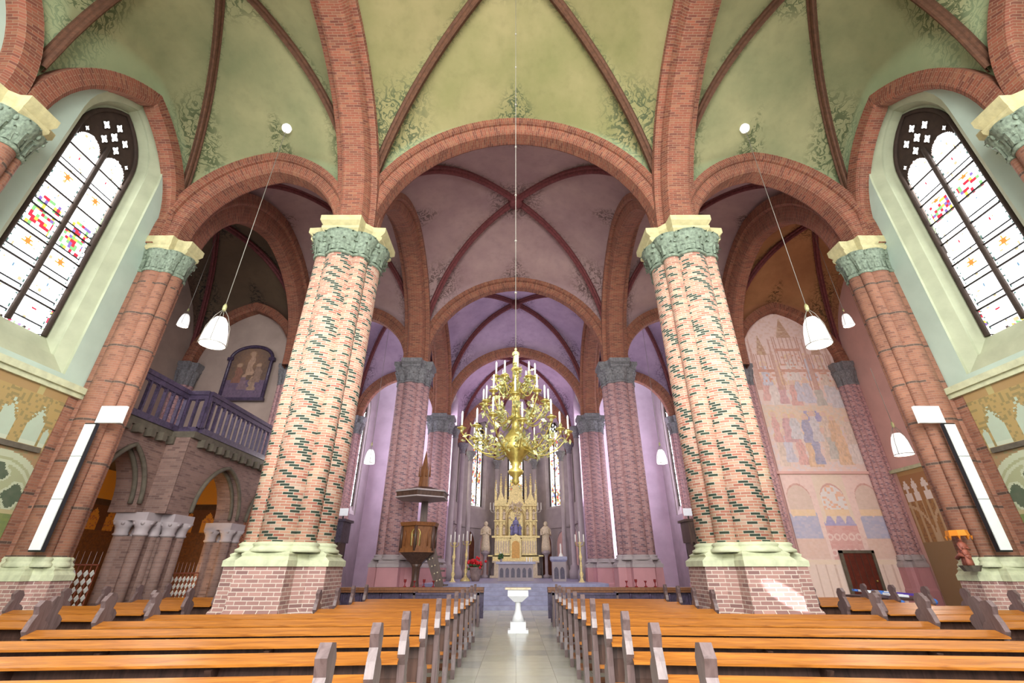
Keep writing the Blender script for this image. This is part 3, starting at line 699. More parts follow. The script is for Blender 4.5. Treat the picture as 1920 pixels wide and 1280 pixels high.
# end wall of right transept: string, painted frieze
def frieze(s,z):
    n=hsh(math.floor(s/.06),math.floor(z/.06)); P=.85; u=math.fmod(s+20,P)/P
    if z>4.7: return (.5,.3,.12)
    if z>3.75:
        for c,w in ((.25,.16),(.7,.16)):
            if abs(u-c)<w and z<4.55-abs(u-c)*1.6 and not(abs(z-4.1)<.08 and abs(u-c)>.07): return (.88,.78,.74)
        return (.42,.2,.08)
    if z>2.3:
        v=math.fmod(s+20,1.7)/1.7*2-1; r=math.hypot(v,(z-2.4)/1.25)
        if abs(r-.95)<.05: return (.6,.42,.26)
        if abs(math.sin(v*9))>.92: return (.55,.38,.22)
        return (.4,.2,.07) if n>.3 else (.3,.14,.06)
    return (.32,.2,.1)
paint(lambda s,z:(XT-.03,s,z),10.6,18.2,.3,4.85,150,90,frieze,'painted','wall_painting',label='brown painted frieze with white niches on the end wall beside the mural, under a ledge',cat='mural')
g=G(); g.box(XT-.14,XT,10.5,18.4,4.85,4.97); trim(g,'stone_base')

# ------------------------------------------------------------------ gallery in the left transept
gal=thing('organ_gallery','brick gallery on pointed arches with a dark wooden balustrade at the left','gallery',(0,0,0))
X1,X2=-9.75,-9.15; ZB=4.85; YA,YB,YC,YD=10.5,12.75,16.25,18.7
def arcwall(g,X,y0,y1,c,hw,zs,rise,zt,th):
    pts=[(c+s,zs+z) for s,z in arc_pts(hw,rise,8)]
    out=[(y0,2.75),(c-hw,2.75)]+pts+[(c+hw,2.75),(y1,2.75)]
    for (a,za),(b,zb) in zip(out,out[1:]):
        if b-a<1e-6: 
            continue
        for xx in (X,X-th): g.poly([(xx,a,za),(xx,b,zb),(xx,b,zt),(xx,a,zt)])
        g.poly([(X,a,za),(X,b,zb),(X-th,b,zb),(X-th,a,za)])
    for y in (c-hw,c+hw): g.poly([(X,y,2.75),(X-th,y,2.75),(X-th,y,zs),(X,y,zs)])
g=G(); arcwall(g,X1,YA-.2,YB-.35,11.35,.78,2.95,1.35,ZB-.1,.7); arcwall(g,X2,YB-.35,15.7,14.45,1.15,2.85,1.45,ZB-.1,.7); arcwall(g,X2,15.7,YD,17.1,.98,2.85,1.35,ZB-.1,.7)
g.box(X1-.6,X2,YB-.36,YB-.34,2.75,ZB-.1); g.obj('arcade','brick_gallery',gal)
g=G()
for X,c,hw,zs,ri in ((X1,11.35,.78,2.95,1.35),(X2,14.45,1.15,2.85,1.45),(X2,17.1,.98,2.85,1.35)):
    for o,off in ((.03,.0),(.0,-.14)):
        g.tube([(X+o*2-.02+off,c+s*(1.0 if off==0 else .93),zs+z*(1 if off==0 else .95)) for s,z in arc_pts(hw,ri,10)],.06,6)
g.obj('arch_moulding','stone_dark',gal)
for (x,y) in ((X1-.1,YB-.15),(X2-.35,YB+.35),(X2-.35,15.75)):
    g=G(); g.box(x-.35,x+.35,y-.32,y+.32,0,.5); g.box(x-.3,x+.3,y-.27,y+.27,.5,2.2)
    for dx in (-.25,.25):
        for dy in (-.22,.22): g.lathe([(.14,.4),(.14,2.25)],10,(x+dx,y+dy))
    g.obj('pier','brick_gallery',gal)
    g=G()
    for dx in (-.25,.25):
        for dy in (-.22,.22):
            g.lathe([(.15,2.2),(.18,2.24),(.15,2.28),(.17,2.4),(.26,2.56)],10,(x+dx,y+dy))
            for k in range(6): g.ball((x+dx+.2*cos(k*PI/3),y+dy+.2*sin(k*PI/3),2.5),.05,6)
    g.box(x-.42,x+.42,y-.4,y+.4,2.56,2.76); g.obj('pier_capital','stone_grey',gal)
g=G(); g.box(XT*-1+.05,X1+.05,YA-.1,YB,ZB-.1,ZB+.08); g.box(-XT+.05,X2+.08,YB-.35,YD,ZB-.1,ZB+.08)
for y in [YA+.15+k*.42 for k in range(5)]: g.box(X1,X1+.2,y,y+.16,ZB-.3,ZB-.08)
for y in [YB+.0+k*.42 for k in range(14)]: g.box(X2,X2+.2,y,y+.16,ZB-.3,ZB-.08)
g.obj('gallery_floor','stone_dark',gal)
rl=[]
def rail(p0,p1):
    p0=Vector(p0);p1=Vector(p1);L=(p1-p0).length;d=(p1-p0)/L; ang=math.atan2(d.y,d.x)
    Mx=Matrix.Translation((p0.x,p0.y,0))@Matrix.Rotation(ang,4,'Z')
    g=G(); g.M=Mx; g.box(0,L,-.08,.08,ZB+1.22,ZB+1.34); g.box(0,L,-.05,.05,ZB+1.08,ZB+1.22); g.obj('railing','wood_purple',gal)
    g=G(); g.M=Mx; g.box(0,L,-.09,.09,ZB+.08,ZB+.24); g.obj('lower_rail','wood_purple',gal)
    n=int(L/.27)
    for k in range(n):       # arched heads between the bars
        g=G(); g.M=Mx; c=(k+.5)*L/n; g.tube([(c+s,0,ZB+.98+z) for s,z in arc_pts(L/n/2-.02,.1,3)],.022,4); g.obj('railing_arch','wood_purple',gal)
    for k in range(n+1):
        g=G(); g.M=Mx; c=k*L/n; w_=.09 if k in (0,n) else .028; g.box(c-w_,c+w_,-.045,.045,ZB+.2,ZB+1.12); 
        g.obj('baluster','wood_purple',gal)
rail((X1,YA),(X1,YB-.15)); rail((X1,YB-.15),(X2+.02,YB-.15)); rail((X2+.02,YB-.15),(X2+.02,YD))
# chapel wall under the gallery, warm light put into its orange colour
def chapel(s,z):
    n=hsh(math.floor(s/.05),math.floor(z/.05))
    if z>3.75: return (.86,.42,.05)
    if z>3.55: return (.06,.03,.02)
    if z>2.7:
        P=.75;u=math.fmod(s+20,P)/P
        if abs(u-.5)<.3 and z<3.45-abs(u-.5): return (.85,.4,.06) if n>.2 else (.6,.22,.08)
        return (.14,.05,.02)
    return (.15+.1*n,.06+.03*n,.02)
paint(lambda s,z:(-XT+.04,s,z),10.6,18.6,0,5.2,160,100,chapel,'painted','wall_painting',label='brown painted chapel wall with orange light in its colour, seen through the arches under the gallery',cat='mural')
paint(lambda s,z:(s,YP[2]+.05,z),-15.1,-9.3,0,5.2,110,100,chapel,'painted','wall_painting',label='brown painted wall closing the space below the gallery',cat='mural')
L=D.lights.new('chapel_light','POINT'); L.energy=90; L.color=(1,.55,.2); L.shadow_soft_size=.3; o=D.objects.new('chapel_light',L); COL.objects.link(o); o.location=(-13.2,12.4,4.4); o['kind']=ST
# lattice fences
def fence(name,label,p0,p1,h):
    f=thing(name,label,'fence',(p0[0],p0[1],0),math.atan2(p1[1]-p0[1],p1[0]-p0[0])); L=math.hypot(p1[0]-p0[0],p1[1]-p0[1])
    g=G(); s=.17; ny=int((h-.25)/s); nx=int(L/s)
    for i in range(nx):
        for j in range(ny):
            x=(i+.5)*s; z=.25+(j+.5)*s*1.0; k=s*.36; kz=s*.45
            g.extr([(x-k,-.01,z),(x,-.01,z-kz),(x+k,-.01,z),(x,-.01,z+kz)],(0,.02,0))
    g.obj('lattice_panel','white_paint',f)
    g=G()
    for i in range(nx+1): g.box(i*s-.008,i*s+.008,0,.016,.15,h)
    for z in (.15,.25,h-.02): g.box(0,nx*s,-.012,.02,z,z+.03)
    g.obj('fence_frame','skin_wood',f)
    g=G()
    for i in range(nx+1): g.tube([(i*s,0,h),(i*s,0,h+.28)],.009,5,r1=.002)
    g.obj('spikes','stone_grey',f)
fence('lattice_fence','white lattice fence with spikes under the leftmost gallery arch',(-10.15,10.75),(-10.15,12.2),1.55)
fence('lattice_fence','white lattice fence under the middle gallery arch',(-9.6,13.5),(-9.6,15.3),1.35)
fence('lattice_fence','white lattice fence under the rightmost gallery arch, beside the left pillar',(-9.6,16.2),(-9.6,18.0),1.3)
# votive candle rack glowing behind the middle arch
v=thing('candle_rack','bright votive candle stand glowing behind the middle gallery arch','candle stand',(-10.6,14.1,0))
g=G(); g.box(-.3,.3,-.2,.2,.85,.9); 
for x in (-.25,.25): g.tube([(x,0,0),(x,0,.86)],.02)
g.obj('stand','iron',v); g=G()
for x in (-.22,-.11,0,.11,.22):
    for y in (-.1,.08): g.lathe([(.03,.9),(.03,.99)],8,(x,y))
g.obj('candles','candle_wax',v); g=G()
for x in (-.22,-.11,0,.11,.22):
    for y in (-.1,.08): g.ball((x,y,1.03),.022,6,1.6)
g.obj('flames','candle_flame',v)
L=D.lights.new('candle_light','POINT'); L.energy=60; L.color=(1,.6,.25); L.shadow_soft_size=.15; o=D.objects.new('candle_light',L); COL.objects.link(o); o.location=(-11.0,14.6,1.6); o['kind']=ST
# framed painting
pf_=thing('framed_painting','dark arched painting in a moulded frame above the gallery','painting',(-12.2,YP[2]-.02,8.15))
O=[(s,z) for s,z in outline(0,.95,0,1.95,.62)]
def oil(s,z):
    n=hsh(math.floor(s/.07),math.floor(z/.09)); x,y=s,z
    d=math.hypot(x*1.3,y-1.55)
    for cx,z0,h,c,w in ((.05,1.15,1.15,(.42,.26,.18),.17),(-.42,.75,.95,(.24,.1,.07),.2),(.45,.8,.9,(.26,.16,.12),.2),(-.12,.45,.7,(.2,.12,.16),.22),(.3,.4,.65,(.34,.22,.16),.18)):
        q=fig(x+.03*sin(y*9),y,cx,z0,h,c,(.4,.25,.17),w)
        if q: return q if q!=(.8,.6,.25) else (.3,.18,.1)
    if y<.9: return (.09+.05*n,.06+.03*n,.12+.05*n)
    k=max(0,1-math.hypot(x*1.2,y-1.9)); return (.1+.12*k+.04*n,.06+.06*k+.02*n,.05+.03*k)
paint(lambda s,z:(s,-.07,z),-.9,.9,.05,2.5,52,70,oil,'painted','canvas',pf_,clip=lambda s,z:z<1.95+pf(s,.9,.55)-.02)
g=G(); g.tube([(s,-.07,z) for s,z in O],.08,6); g.box(-1.05,1.05,-.16,0,-.1,.04); g.box(-1.08,-.82,-.14,0,1.85,2.0); g.box(.82,1.08,-.14,0,1.85,2.0); g.extr([(s,-.05,z) for s,z in O],(0,.05,0)); g.obj('frame','wood_purple',pf_)

# ------------------------------------------------------------------ white panels on the wall piers
for sx,nm in ((-1,'left'),(1,'right')):
    g=G(); g.cbox(0,0,0,.56,.06,.38); g.obj('blank_sign','white_paint',loc=(-8.85 if sx<0 else 9.05,9.43,4.47),label='white rectangular panel high on the %s brick wall pier'%nm,cat='sign')
    s_=thing('white_speaker_strip','long white strip standing up the %s brick wall pier, below the white panel'%nm,'strip',(-9.19 if sx<0 else 9.37,9.42,0))
    g=G(); g.box(-.11,.11,-.05,.03,1.78,2.7); g.box(-.11,.11,-.05,.03,2.71,3.55); g.box(-.11,.11,-.05,.03,3.56,4.24); g.obj('body','white_paint',s_)
    g=G(); g.box(-.125,.125,-.03,.05,1.75,4.27); g.obj('backing','sign_black',s_)

# ------------------------------------------------------------------ pews
def pew(L,label,group,name='church_pew'):
    t_=thing(name,label,'pew',(0,0,0),group=group)
    # local x: along the pew from the aisle end, y: towards the altar
    g=G(); g.extr([(.05,.0,.66),(.05,.03,.66),(.05,.03,.80),(.05,.0,.80)],(L-.1,0,0)); g.obj('back_rail','wood_dark',t_)  # shade under the ledge is put into the dark wood of the back
    g=G(); g.extr([(.05,-.15,.795),(.05,-.148,.776),(.05,.012,.824),(.05,.012,.845)],(L-.1,0,0)); g.obj('book_ledge','wood_orange',t_)
    g=G(); g.extr([(.05,.03,.38),(.05,.055,.38),(.05,.03,.66),(.05,.005,.66)],(L-.1,0,0)); g.obj('back_panel','wood_dark',t_)
    g=G(); g.box(.05,L-.05,.02,.46,.42,.46); g.box(.05,L-.05,.40,.43,.32,.42); g.obj('seat','wood_orange',t_)
    g=G(); g.extr([(.05,-.36,.16),(.05,-.20,.19),(.05,-.20,.22),(.05,-.36,.19)],(L-.1,0,0)); g.obj('kneeler','wood_mid',t_)
    prof=[(-.06,0),(.42,0),(.42,.06),(.36,.12),(.42,.28),(.46,.42),(.43,.5),(.33,.56),(.22,.58),(.14,.66),(.12,.74),(.16,.80),(.17,.86),(.12,.91),(.07,.93),(.09,.99),(.10,1.06),(.05,1.13),(-.03,1.14),(-.08,1.08),(-.05,1.0),(-.09,.93),(-.12,.84),(-.06,.76),(-.04,.6),(-.05,.3),(-.08,.12)]
    for x in (0,L-.06): g=G(); g.extr([(x,y,z) for y,z in prof],(.06,0,0)); g.obj('end_panel','wood_end',t_)
    for x in ([L/2] if L<3.5 else [L/3,2*L/3]):
        g=G(); g.extr([(x,y,z) for y,z in [(0,0),(.3,0),(.4,.42),(.05,.42),(.02,.76),(-.14,.755),(-.03,.6)]],(.05,0,0)); g.obj('support','wood_dark',t_)
    return t_
ordn=['nearest','second','third','fourth','fifth','sixth','seventh','eighth','ninth','tenth','eleventh','twelfth']
LF,LS=4.6,2.55
pf1=pew(LF,'x','y'); pf2=pew(LS,'x','y'); pf3=pew(2.4,'x','y')
used=set()
def place(proto,loc,rz,label,group):
    if proto.name in used: return dup(proto,loc=loc,rz=rz,label=label,group=group)
    used.add(proto.name); proto.location=loc; proto.rotation_euler=(0,0,rz); proto['label']=label; proto['group']=group; return proto
SPL=math.radians(5)
for sx,nm in ((1,'right'),(-1,'left')):
    for k in range(12):
        y=1.78+.92*k; long_=y<8.4; p=pf1 if long_ else pf2; Lp=LF if long_ else LS
        lab='%s orange oak pew from the camera in the block %s of the centre aisle'%(ordn[k],nm)
        if sx>0: o=place(p,(.92,y,0),-SPL,lab,'pews right of the centre aisle')
        else: # start at the outer end so the seat still faces the altar
            o=place(p,(-.92-Lp*cos(SPL),y-Lp*sin(SPL),0),SPL,lab,'pews left of the centre aisle')
    js=range(10)
    for j in js:
        y=4.1+.92*j
        if abs(y-YP[1]+.15)<1.5: x0,Lx=6.1,2.2
        else: x0,Lx=6.1,2.4
        if sx<0 and y>10.5: pass
        lab='%s short pew from the camera in the %s side aisle'%(ordn[j],nm)
        place(pf3,(sx*x0 if sx>0 else -x0-2.4,y,0),0,lab,'short pews in the %s aisle'%nm)
# ------------------------------------------------------------------ communion rails and dark fronts
for sx,nm in ((-1,'left'),(1,'right')):
    r_=thing('communion_rail','long brown rail with turned dark legs %s of the altar steps'%nm,'rail',(sx*3.6,16.0,0))
    g=G(); g.box(-2.6,2.6,-.2,.2,.86,.94); g.box(-2.6,2.6,-.16,.16,.80,.86); g.obj('top','wood_mid',r_)
    for k in range(9):
        g=G(); g.lathe([(.07,0),(.07,.08),(.035,.14),(.05,.3),(.03,.42),(.05,.55),(.035,.7),(.06,.8)],8,(-2.45+k*.61,0)); g.obj('leg','wood_purple',r_)
    g=G(); g.box(-2.6,2.6,.0,.03,.1,.8); g.obj('front_panel','wood_purple',r_)
    # bench in front
    b_=thing('kneeling_bench','dark front bench %s of the centre aisle, before the brown rail'%nm,'bench',(sx*2.0,14.9,0))
    g=G(); g.box(-.95,.95,-.15,.15,.5,.55); g.obj('seat','wood_dark',b_); g=G(); g.box(-.95,.95,-.2,-.14,.78,.84); g.box(-.95,.95,-.17,-.15,.2,.78); g.obj('back','wood_purple',b_)
    for x in (-.92,.92): g=G(); g.box(x-.03,x+.03,-.2,.2,0,.86); g.obj('leg','wood_end',b_)
    for k in range(4): 
        h=.22 if k%2 else .18
        c_=thing('red_candle','small dark red candle holder on the %s rail, %s from the aisle'%(nm,ordn[k] if k else 'first'),'candle',(sx*(2.6+k*.3+(.9 if sx>0 else 0)),16.0,.94),group='candle holders on the %s rail'%nm)
        g=G(); g.lathe([(.05,0),(.05,.02),(.015,.04),(.015,.12),(.04,.15),(.045,h),(.02,h)],8); g.obj('holder','red_cloth',c_)
# ------------------------------------------------------------------ font / lectern in the aisle
f_=thing('stone_lectern','white stone lectern standing in the centre aisle before the steps','lectern',(.06,13.6,0))
g=G(); g.box(-.26,.26,-.2,.2,0,.07); g.box(-.2,.2,-.17,.17,.07,.24); g.obj('base','marble_white',f_)
g=G(); g.lathe([(.17,.24),(.13,.36),(.10,.42),(.075,.5),(.07,.66),(.1,.7)],14); g.obj('stem','marble_white',f_)
g=G(); g.frust([(-.1,-.1),(.1,-.1),(.1,.1),(-.1,.1)],.68,[(-.27,-.2),(.27,-.2),(.27,.2),(-.27,.2)],.82); g.box(-.27,.27,-.2,.2,.82,.97); g.obj('desk','marble_white',f_)
g=G(); g.box(-.34,.34,-.25,.25,.97,1.01); g.obj('top_slab','ivory',f_)
# altar table with arcaded front
FZ=.84
at=thing('altar_table','grey violet stone altar table with an arcaded front','altar',(0,28,FZ))
g=G(); g.box(-1.0,1.0,-.4,.4,0,.12); g.box(-.96,.96,-.36,.36,.12,.84); g.obj('body','stone_grey',at)
g=G()
for k in range(6):
    x=-.78+k*.312; g.poly([(x+s,-.375,z) for s,z in outline(0,.1,.18,.5,.16)])
g.obj('arcade_recess','wood_purple',at)
g=G(); g.box(-1.1,1.1,-.46,.46,.84,.95); g.obj('table_top','step_stone',at)
for k,x in enumerate((-.85,.62,.78,.9)):
    c_=thing('altar_candle','candle on the altar table, %s'%['alone at the left end','first of three at the right','middle of three at the right','last of three at the right'][k],'candle',(x,28,FZ+.95),group='candles on the altar table')
    hh=.5 if k==0 else .22; g=G(); g.lathe([(.05,0),(.03,.03),(.025,hh),(.005,hh+.02)],8); g.obj('candle','candle_wax',c_)
bq=thing('green_bouquet','small green bouquet on the left of the altar table','flowers',(-.82,27.8,FZ+.95))
g=G(); g.lathe([(.05,0),(.08,.12),(.06,.16)],8); g.obj('vase','stone_grey',bq); g=G(); [g.ball((random.uniform(-.14,.14),random.uniform(-.1,.1),random.uniform(.16,.38)),.06,6) for _ in range(22)]; g.obj('foliage','leaf_green',bq,kind='stuff')
sa=thing('stone_ambo','small stone side table with two pointed niches right of the altar table','side table',(2.35,27.3,FZ))
g=G(); g.box(-.36,.36,-.3,.3,0,.95); g.obj('body','stone_grey',sa); g=G(); [g.poly([(x+s,-.31,z) for s,z in outline(0,.12,.12,.5,.2)]) for x in (-.16,.16)]; g.obj('niche','wood_purple',sa)
g=G(); g.frust([(-.38,-.32),(.38,-.32),(.38,.32),(-.38,.32)],.95,[(-.45,-.38),(.45,-.38),(.45,.38),(-.45,.38)],1.05); g.box(-.45,.45,-.38,.38,1.05,1.2); g.obj('top','step_stone',sa)
pc=thing('paschal_candle','white candle on a round foot on the stone side table','candle',(2.5,27.3,FZ+1.2)); g=G(); g.lathe([(.14,0),(.1,.1),(.06,.16),(.04,.2),(.04,.62),(.01,.66)],10); g.obj('candle','candle_wax',pc)
# tall candlesticks
for i,(x,y,z0) in enumerate(((3.35,25.6,.7),(-3.25,26.0,.7),(-2.75,27.5,.84))):
    c_=thing('tall_candlestick',['tall carved candlestick with three candles at the right of the choir','tall brass candlestick with candles at the far left of the choir','thin brass candlestick nearer the altar at the left of the choir'][i],'candlestick',(x,y,z0))
    g=G(); g.lathe([(.3,0),(.26,.08),(.1,.2),(.06,.35),(.1,.5),(.05,.65),(.07,.9),(.04,1.1),(.09,1.3),(.04,1.5),(.05,1.9),(.12,1.98),(.03,2.0)],12); g.obj('stem','gold',c_)
    g=G(); g.tube([(-.22,0,2.0),(-.2,0,1.85),(0,0,1.75),(.2,0,1.85),(.22,0,2.0)],.02); g.obj('arm','brass',c_)
    for xx,h in ((-.22,.35),(0,.5),(.22,.35)): g=G(); g.lathe([(.035,2.0),(.03,2.0+h),(.005,2.03+h)],8,(xx,0)); g.obj('candle','candle_wax',c_)
    if i==0: g=G(); g.box(-.55,.55,-.35,.35,-.14,.0); g.obj('white_block','white_paint',c_)
# red flowers in planter, left of the altar
fl=thing('red_flower_planter','stone planter of red flowers left of the altar','planter',(-2.2,27.5,FZ))
g=G(); g.lathe([(.2,0),(.28,.3),(.34,.62),(.38,.66),(.3,.68)],14); g.obj('planter','planter',fl)
g=G(); [g.ball((random.gauss(0,.2),random.gauss(0,.15),.85+random.gauss(0,.13)),.075,6) for _ in range(45)]; g.obj('red_blooms','flower_red',fl,kind='stuff')
g=G(); [g.ball((random.gauss(0,.2),random.gauss(0,.15),.72+random.gauss(0,.06)),.07,6) for _ in range(25)]; g.obj('foliage','leaf_green',fl,kind='stuff')

def robe(g,x,y,z,h,lean=0):
    g.lathe([(.17*h,z),(.165*h,z+.15*h),(.13*h,z+.45*h),(.14*h,z+.62*h),(.165*h,z+.76*h),(.09*h,z+.83*h),(.05*h,z+.85*h)],12,(x,y),sy=.7)
    g.ball((x,y-.01,z+.92*h),.075*h,10,1.2); g.tube([(x-.15*h,y,z+.74*h),(x-.17*h,y-.08*h,z+.55*h),(x-.03*h,y-.14*h,z+.6*h)],.035*h,6); g.tube([(x+.15*h,y,z+.74*h),(x+.17*h,y-.08*h,z+.55*h),(x+.03*h,y-.14*h,z+.62*h)],.035*h,6)
# ------------------------------------------------------------------ high altar
ha=thing('high_altar','tall gilded gothic high altar with pinnacles in the apse','altar',(0,37.3,FZ))
def pinn(g,x,y,z0,h,w):
    g.box(x-w/2,x+w/2,y-w/2,y+w/2,z0,z0+h*.6); q=w*.62; g.box(x-q,x+q,y-q,y+q,z0+h*.58,z0+h*.62); g.box(x-q,x+q,y-q,y+q,z0+h*.28,z0+h*.31)
    g.frust([(x-w/2,y-w/2),(x+w/2,y-w/2),(x+w/2,y+w/2),(x-w/2,y+w/2)],z0+h*.6,[(x-.01,y-.01),(x+.01,y-.01),(x+.01,y+.01),(x-.01,y+.01)],z0+h)
    for k in range(4):
        zz=z0+h*(.64+.09*k); r=w*.5*(1-(k+1)/5)+.03
        for dx,dy in ((r,0),(-r,0),(0,-r)): g.ball((x+dx,y+dy,zz),.035,5)
    g.ball((x,y,z0+h),.05,6)
g=G(); g.box(-1.9,1.9,-.5,.7,0,.15); g.box(-1.6,1.6,-.45,.3,.15,1.0); g.box(-1.75,1.75,-.55,.4,1.0,1.12); g.obj('mensa','ivory',ha)
g=G(); g.box(-1.75,1.75,.0,.45,1.12,1.5); g.box(-1.6,-.45,.05,.45,1.5,2.75); g.box(.45,1.6,.05,.45,1.5,2.75); g.box(-1.85,1.85,-.05,.5,2.72,2.86); g.box(-2.1,2.1,.0,.5,1.42,1.52); g.obj('predella','gold',ha)
g=G()
for sd in (-1,1):
    g=G(); [g.poly([(sd*(.55+k*.19)+s,.045,z) for s,z in outline(0,.06,1.65,2.4,.13)]) for k in range(6)]; g.obj('blind_arcade','ivory',ha)
    for zz,hh in ((2.9,.8),(4.0,.85)):
        for xx in (.92,1.42): g=G(); g.poly([(sd*xx+s,.24,z) for s,z in outline(0,.09,zz,zz+hh*.75,.18)]); g.obj('tower_niche','brown_panel',ha); g=G(); robe(g,sd*xx,.19,zz+.02,hh*.85); g.obj('niche_statue','ivory',ha)
g=G()
g=G(); g.box(-.42,.42,-.12,.4,1.12,2.55); g.extr([(-.5,-.14,2.55),(.5,-.14,2.55),(0,-.14,3.0)],(0,.2,0)); g.obj('tabernacle','gold',ha)
g=G(); g.poly([(s,-.13,z) for s,z in outline(0,.3,1.3,2.2,.3)]); g.obj('tabernacle_door','door_gold',ha)
g=G()

for sx in (-1,1):
    g=G()
    g.box(min(sx*1.65,sx*.72),max(sx*1.65,sx*.72),.25,.5,2.86,5.1); g.box(min(sx*1.7,sx*.68),max(sx*1.7,sx*.68),.1,.5,5.05,5.17); g.box(min(sx*1.7,sx*.68),max(sx*1.7,sx*.68),.08,.5,3.9,3.98)
    for x,h in ((1.6,1.9),(1.2,2.4),(.8,2.2)): pinn(g,sx*x,.2,5.1,h,.17)
    g.extr([(sx*.75,.1,5.15),(sx*1.6,.1,5.15),(sx*1.18,.1,6.2)],(0,.12,0))
    for x in (.8,1.02,1.3,1.55): g.lathe([(.06,2.86),(.045,2.95),(.045,4.9),(.08,5.05)],8,(sx*x,.2))
    g.obj('side_tower','gold',ha)
g=G(); O1=outline(0,.72,2.86,4.2,.75); g.tube([(s,.12,z) for s,z in O1],.07,6); O2=outline(0,.6,2.86,4.2,.62); g.tube([(s,.2,z) for s,z in O2],.05,6)
g.extr([(-.75,.15,5.0),(.75,.15,5.0),(0,.15,7.3)],(0,.15,0)); pinn(g,0,.2,5.9,2.1,.24); pinn(g,-.45,.15,5.2,1.6,.15); pinn(g,.45,.15,5.2,1.6,.15); g.box(-.72,.72,.3,.5,2.86,5.2)
for k in range(11):
    t_=k/10; 
    for s_ in (-1,1): g.ball((s_*.78*(1-t_),.12,5.0+2.35*t_),.06,6)
g.obj('centre_gable','gold',ha)
g=G()
for k in range(46):
    an=random.uniform(0,2*PI); r_=random.uniform(.1,.55); g.ball((r_*cos(an),.08+random.uniform(-.04,.05),5.0+r_*sin(an)*.75),random.uniform(.05,.1),6)
for k in range(26): g.ball((random.uniform(-.6,.6),.1,4.25+random.uniform(-.25,.3)),.06,6)
g.obj('relief','ivory',ha,kind='stuff')
g=G(); robe(g,0,.02,2.95,1.25); robe(g,-.3,.1,2.9,.8); robe(g,.32,.1,2.9,.8); g.obj('niche_figures','figure_blue',ha)
for i,(x,z) in enumerate(((-2.0,4.75),(-1.75,4.75),(2.0,4.75),(1.75,4.75),(-1.55,6.2),(1.55,6.2))):
    g=G(); g.lathe([(.07,z),(.08,z+.03),(.03,z+.05),(.03,z+.5),(.005,z+.54)],8,(x,.0)); g.tube([(x,.0,z),(x*.96,.1,z-.15),(x*.85,.25,z-.2)],.018,5); g.obj('altar_candle_arm','candle_wax',ha)
for sx,nm in ((-1,'left'),(1,'right')):
    p_=thing('statue_pedestal','round stone pedestal column %s of the high altar'%nm,'pedestal',(sx*2.28,36.9,FZ)); g=G(); g.lathe([(.25,0),(.25,.15),(.12,.25),(.12,1.4),(.2,1.55),(.33,1.62),(.33,1.74)],12); g.obj('column','stone_grey',p_)
    s_=thing('saint_statue','pale standing robed statue %s of the high altar on a column'%nm,'statue',(sx*2.28,36.9,FZ+1.74)); g=G(); robe(g,0,0,0,2.1); g.obj('body','ivory',s_)
    g=G(); g.lathe([(.3,0),(.28,.08)],12); g.obj('statue_base','stone_grey',s_)
# ------------------------------------------------------------------ pulpit
pu=thing('pulpit','hexagonal carved wooden pulpit with a gold niche, under its sounding board','pulpit',(-3.4,17.05,0))
h6=lambda r:ngon(6,r,PI/6)
g=G(); g.frust(h6(.66),1.95,h6(.66),2.08); g.frust(h6(.6),2.08,h6(.6),2.78); g.frust(h6(.68),2.78,h6(.72),2.9); g.obj('body','wood_mid',pu)
g=G()
for k in range(6):
    a=PI/6+k*PI/3; g.box(0,0,0,0,0,0) if 0 else None
    g.lathe([(.05,2.0),(.05,2.8)],6,(.62*cos(a),.62*sin(a)))
g.frust(h6(.14),1.55,h6(.62),1.95); g.lathe([(.3,0),(.28,.12),(.16,.2),(.12,.5),(.17,.8),(.12,1.1),(.14,1.5),(.2,1.6)],12); g.obj('post','wood_dark',pu)
for k,(mt) in ((4,'orange_wall'),(3,'wood_purple'),(5,'wood_purple')):
    an=PI/3+k*PI/3-PI/3+ (PI/3)*.0; 
    fa=k*PI/3+PI/3-PI/3; a=-PI/2 if k==4 else (-PI/2-PI/3 if k==3 else -PI/2+PI/3)
    Mx=Matrix.Rotation(a,4,'Z'); g=G(); g.M=Mx; r0=.6*cos(PI/6)+.012
    g.poly([(r0,s,z) for s,z in outline(0,.14,2.15,2.5,.2)]); g.obj('niche_panel','gold' if k==4 else 'wood_dark',pu)
    g=G(); g.M=Mx; g.tube([(r0+.01,s,z) for s,z in outline(0,.15,2.15,2.5,.21)],.02,5); g.obj('niche_frame','wood_mid' if k!=4 else 'brass',pu)
    if k==4: g=G(); g.M=Mx@Matrix.Translation((r0+.03,0,0)); robe(g,0,0,2.17,.52); g.obj('niche_figure','leaf_green',pu)
g=G(); g.frust(h6(.95),3.72,h6(.98),3.92); g.frust(h6(.98),3.92,h6(.3),4.12); g.obj('sounding_board','wood_dark',pu)
g=G(); g.frust(h6(1.02),3.9,h6(1.02),3.95); g.frust(h6(1.0),3.7,h6(1.0),3.74); g.obj('board_moulding','stone_grey',pu)
g=G(); g.frust(h6(.2),4.1,h6(.16),4.75); 
for k in range(6): a=k*PI/3; g.frust([(x+.2*cos(a),y+.2*sin(a)) for x,y in ngon(4,.035)],4.5,[(x+.2*cos(a),y+.2*sin(a)) for x,y in ngon(4,.004)],5.0)
g.frust(h6(.14),4.75,h6(.01),5.45); g.obj('spire','wood_mid',pu)
g=G(); g.box(-.12,.12,.5,.62,2.9,3.75); g.obj('back_board','wood_dark',pu)
g=G()
for k in range(8): a=.1+k*.16; g.box(.45+k*.07-.0,.45+k*.07+.3,.25,.75,1.8-k*.22,1.86-k*.22)
g.extr([(.25,.1,1.9),(.85,.1,.5),(.95,.1,1.0),(.6,.1,2.1)],(0,.04,0)); g.obj('stairs','wood_dark',pu)
g=G()
for k in range(5):
    for j in range(2): g.ball((.42+k*.1,.08,1.75-k*.22+j*.25),.025,6)
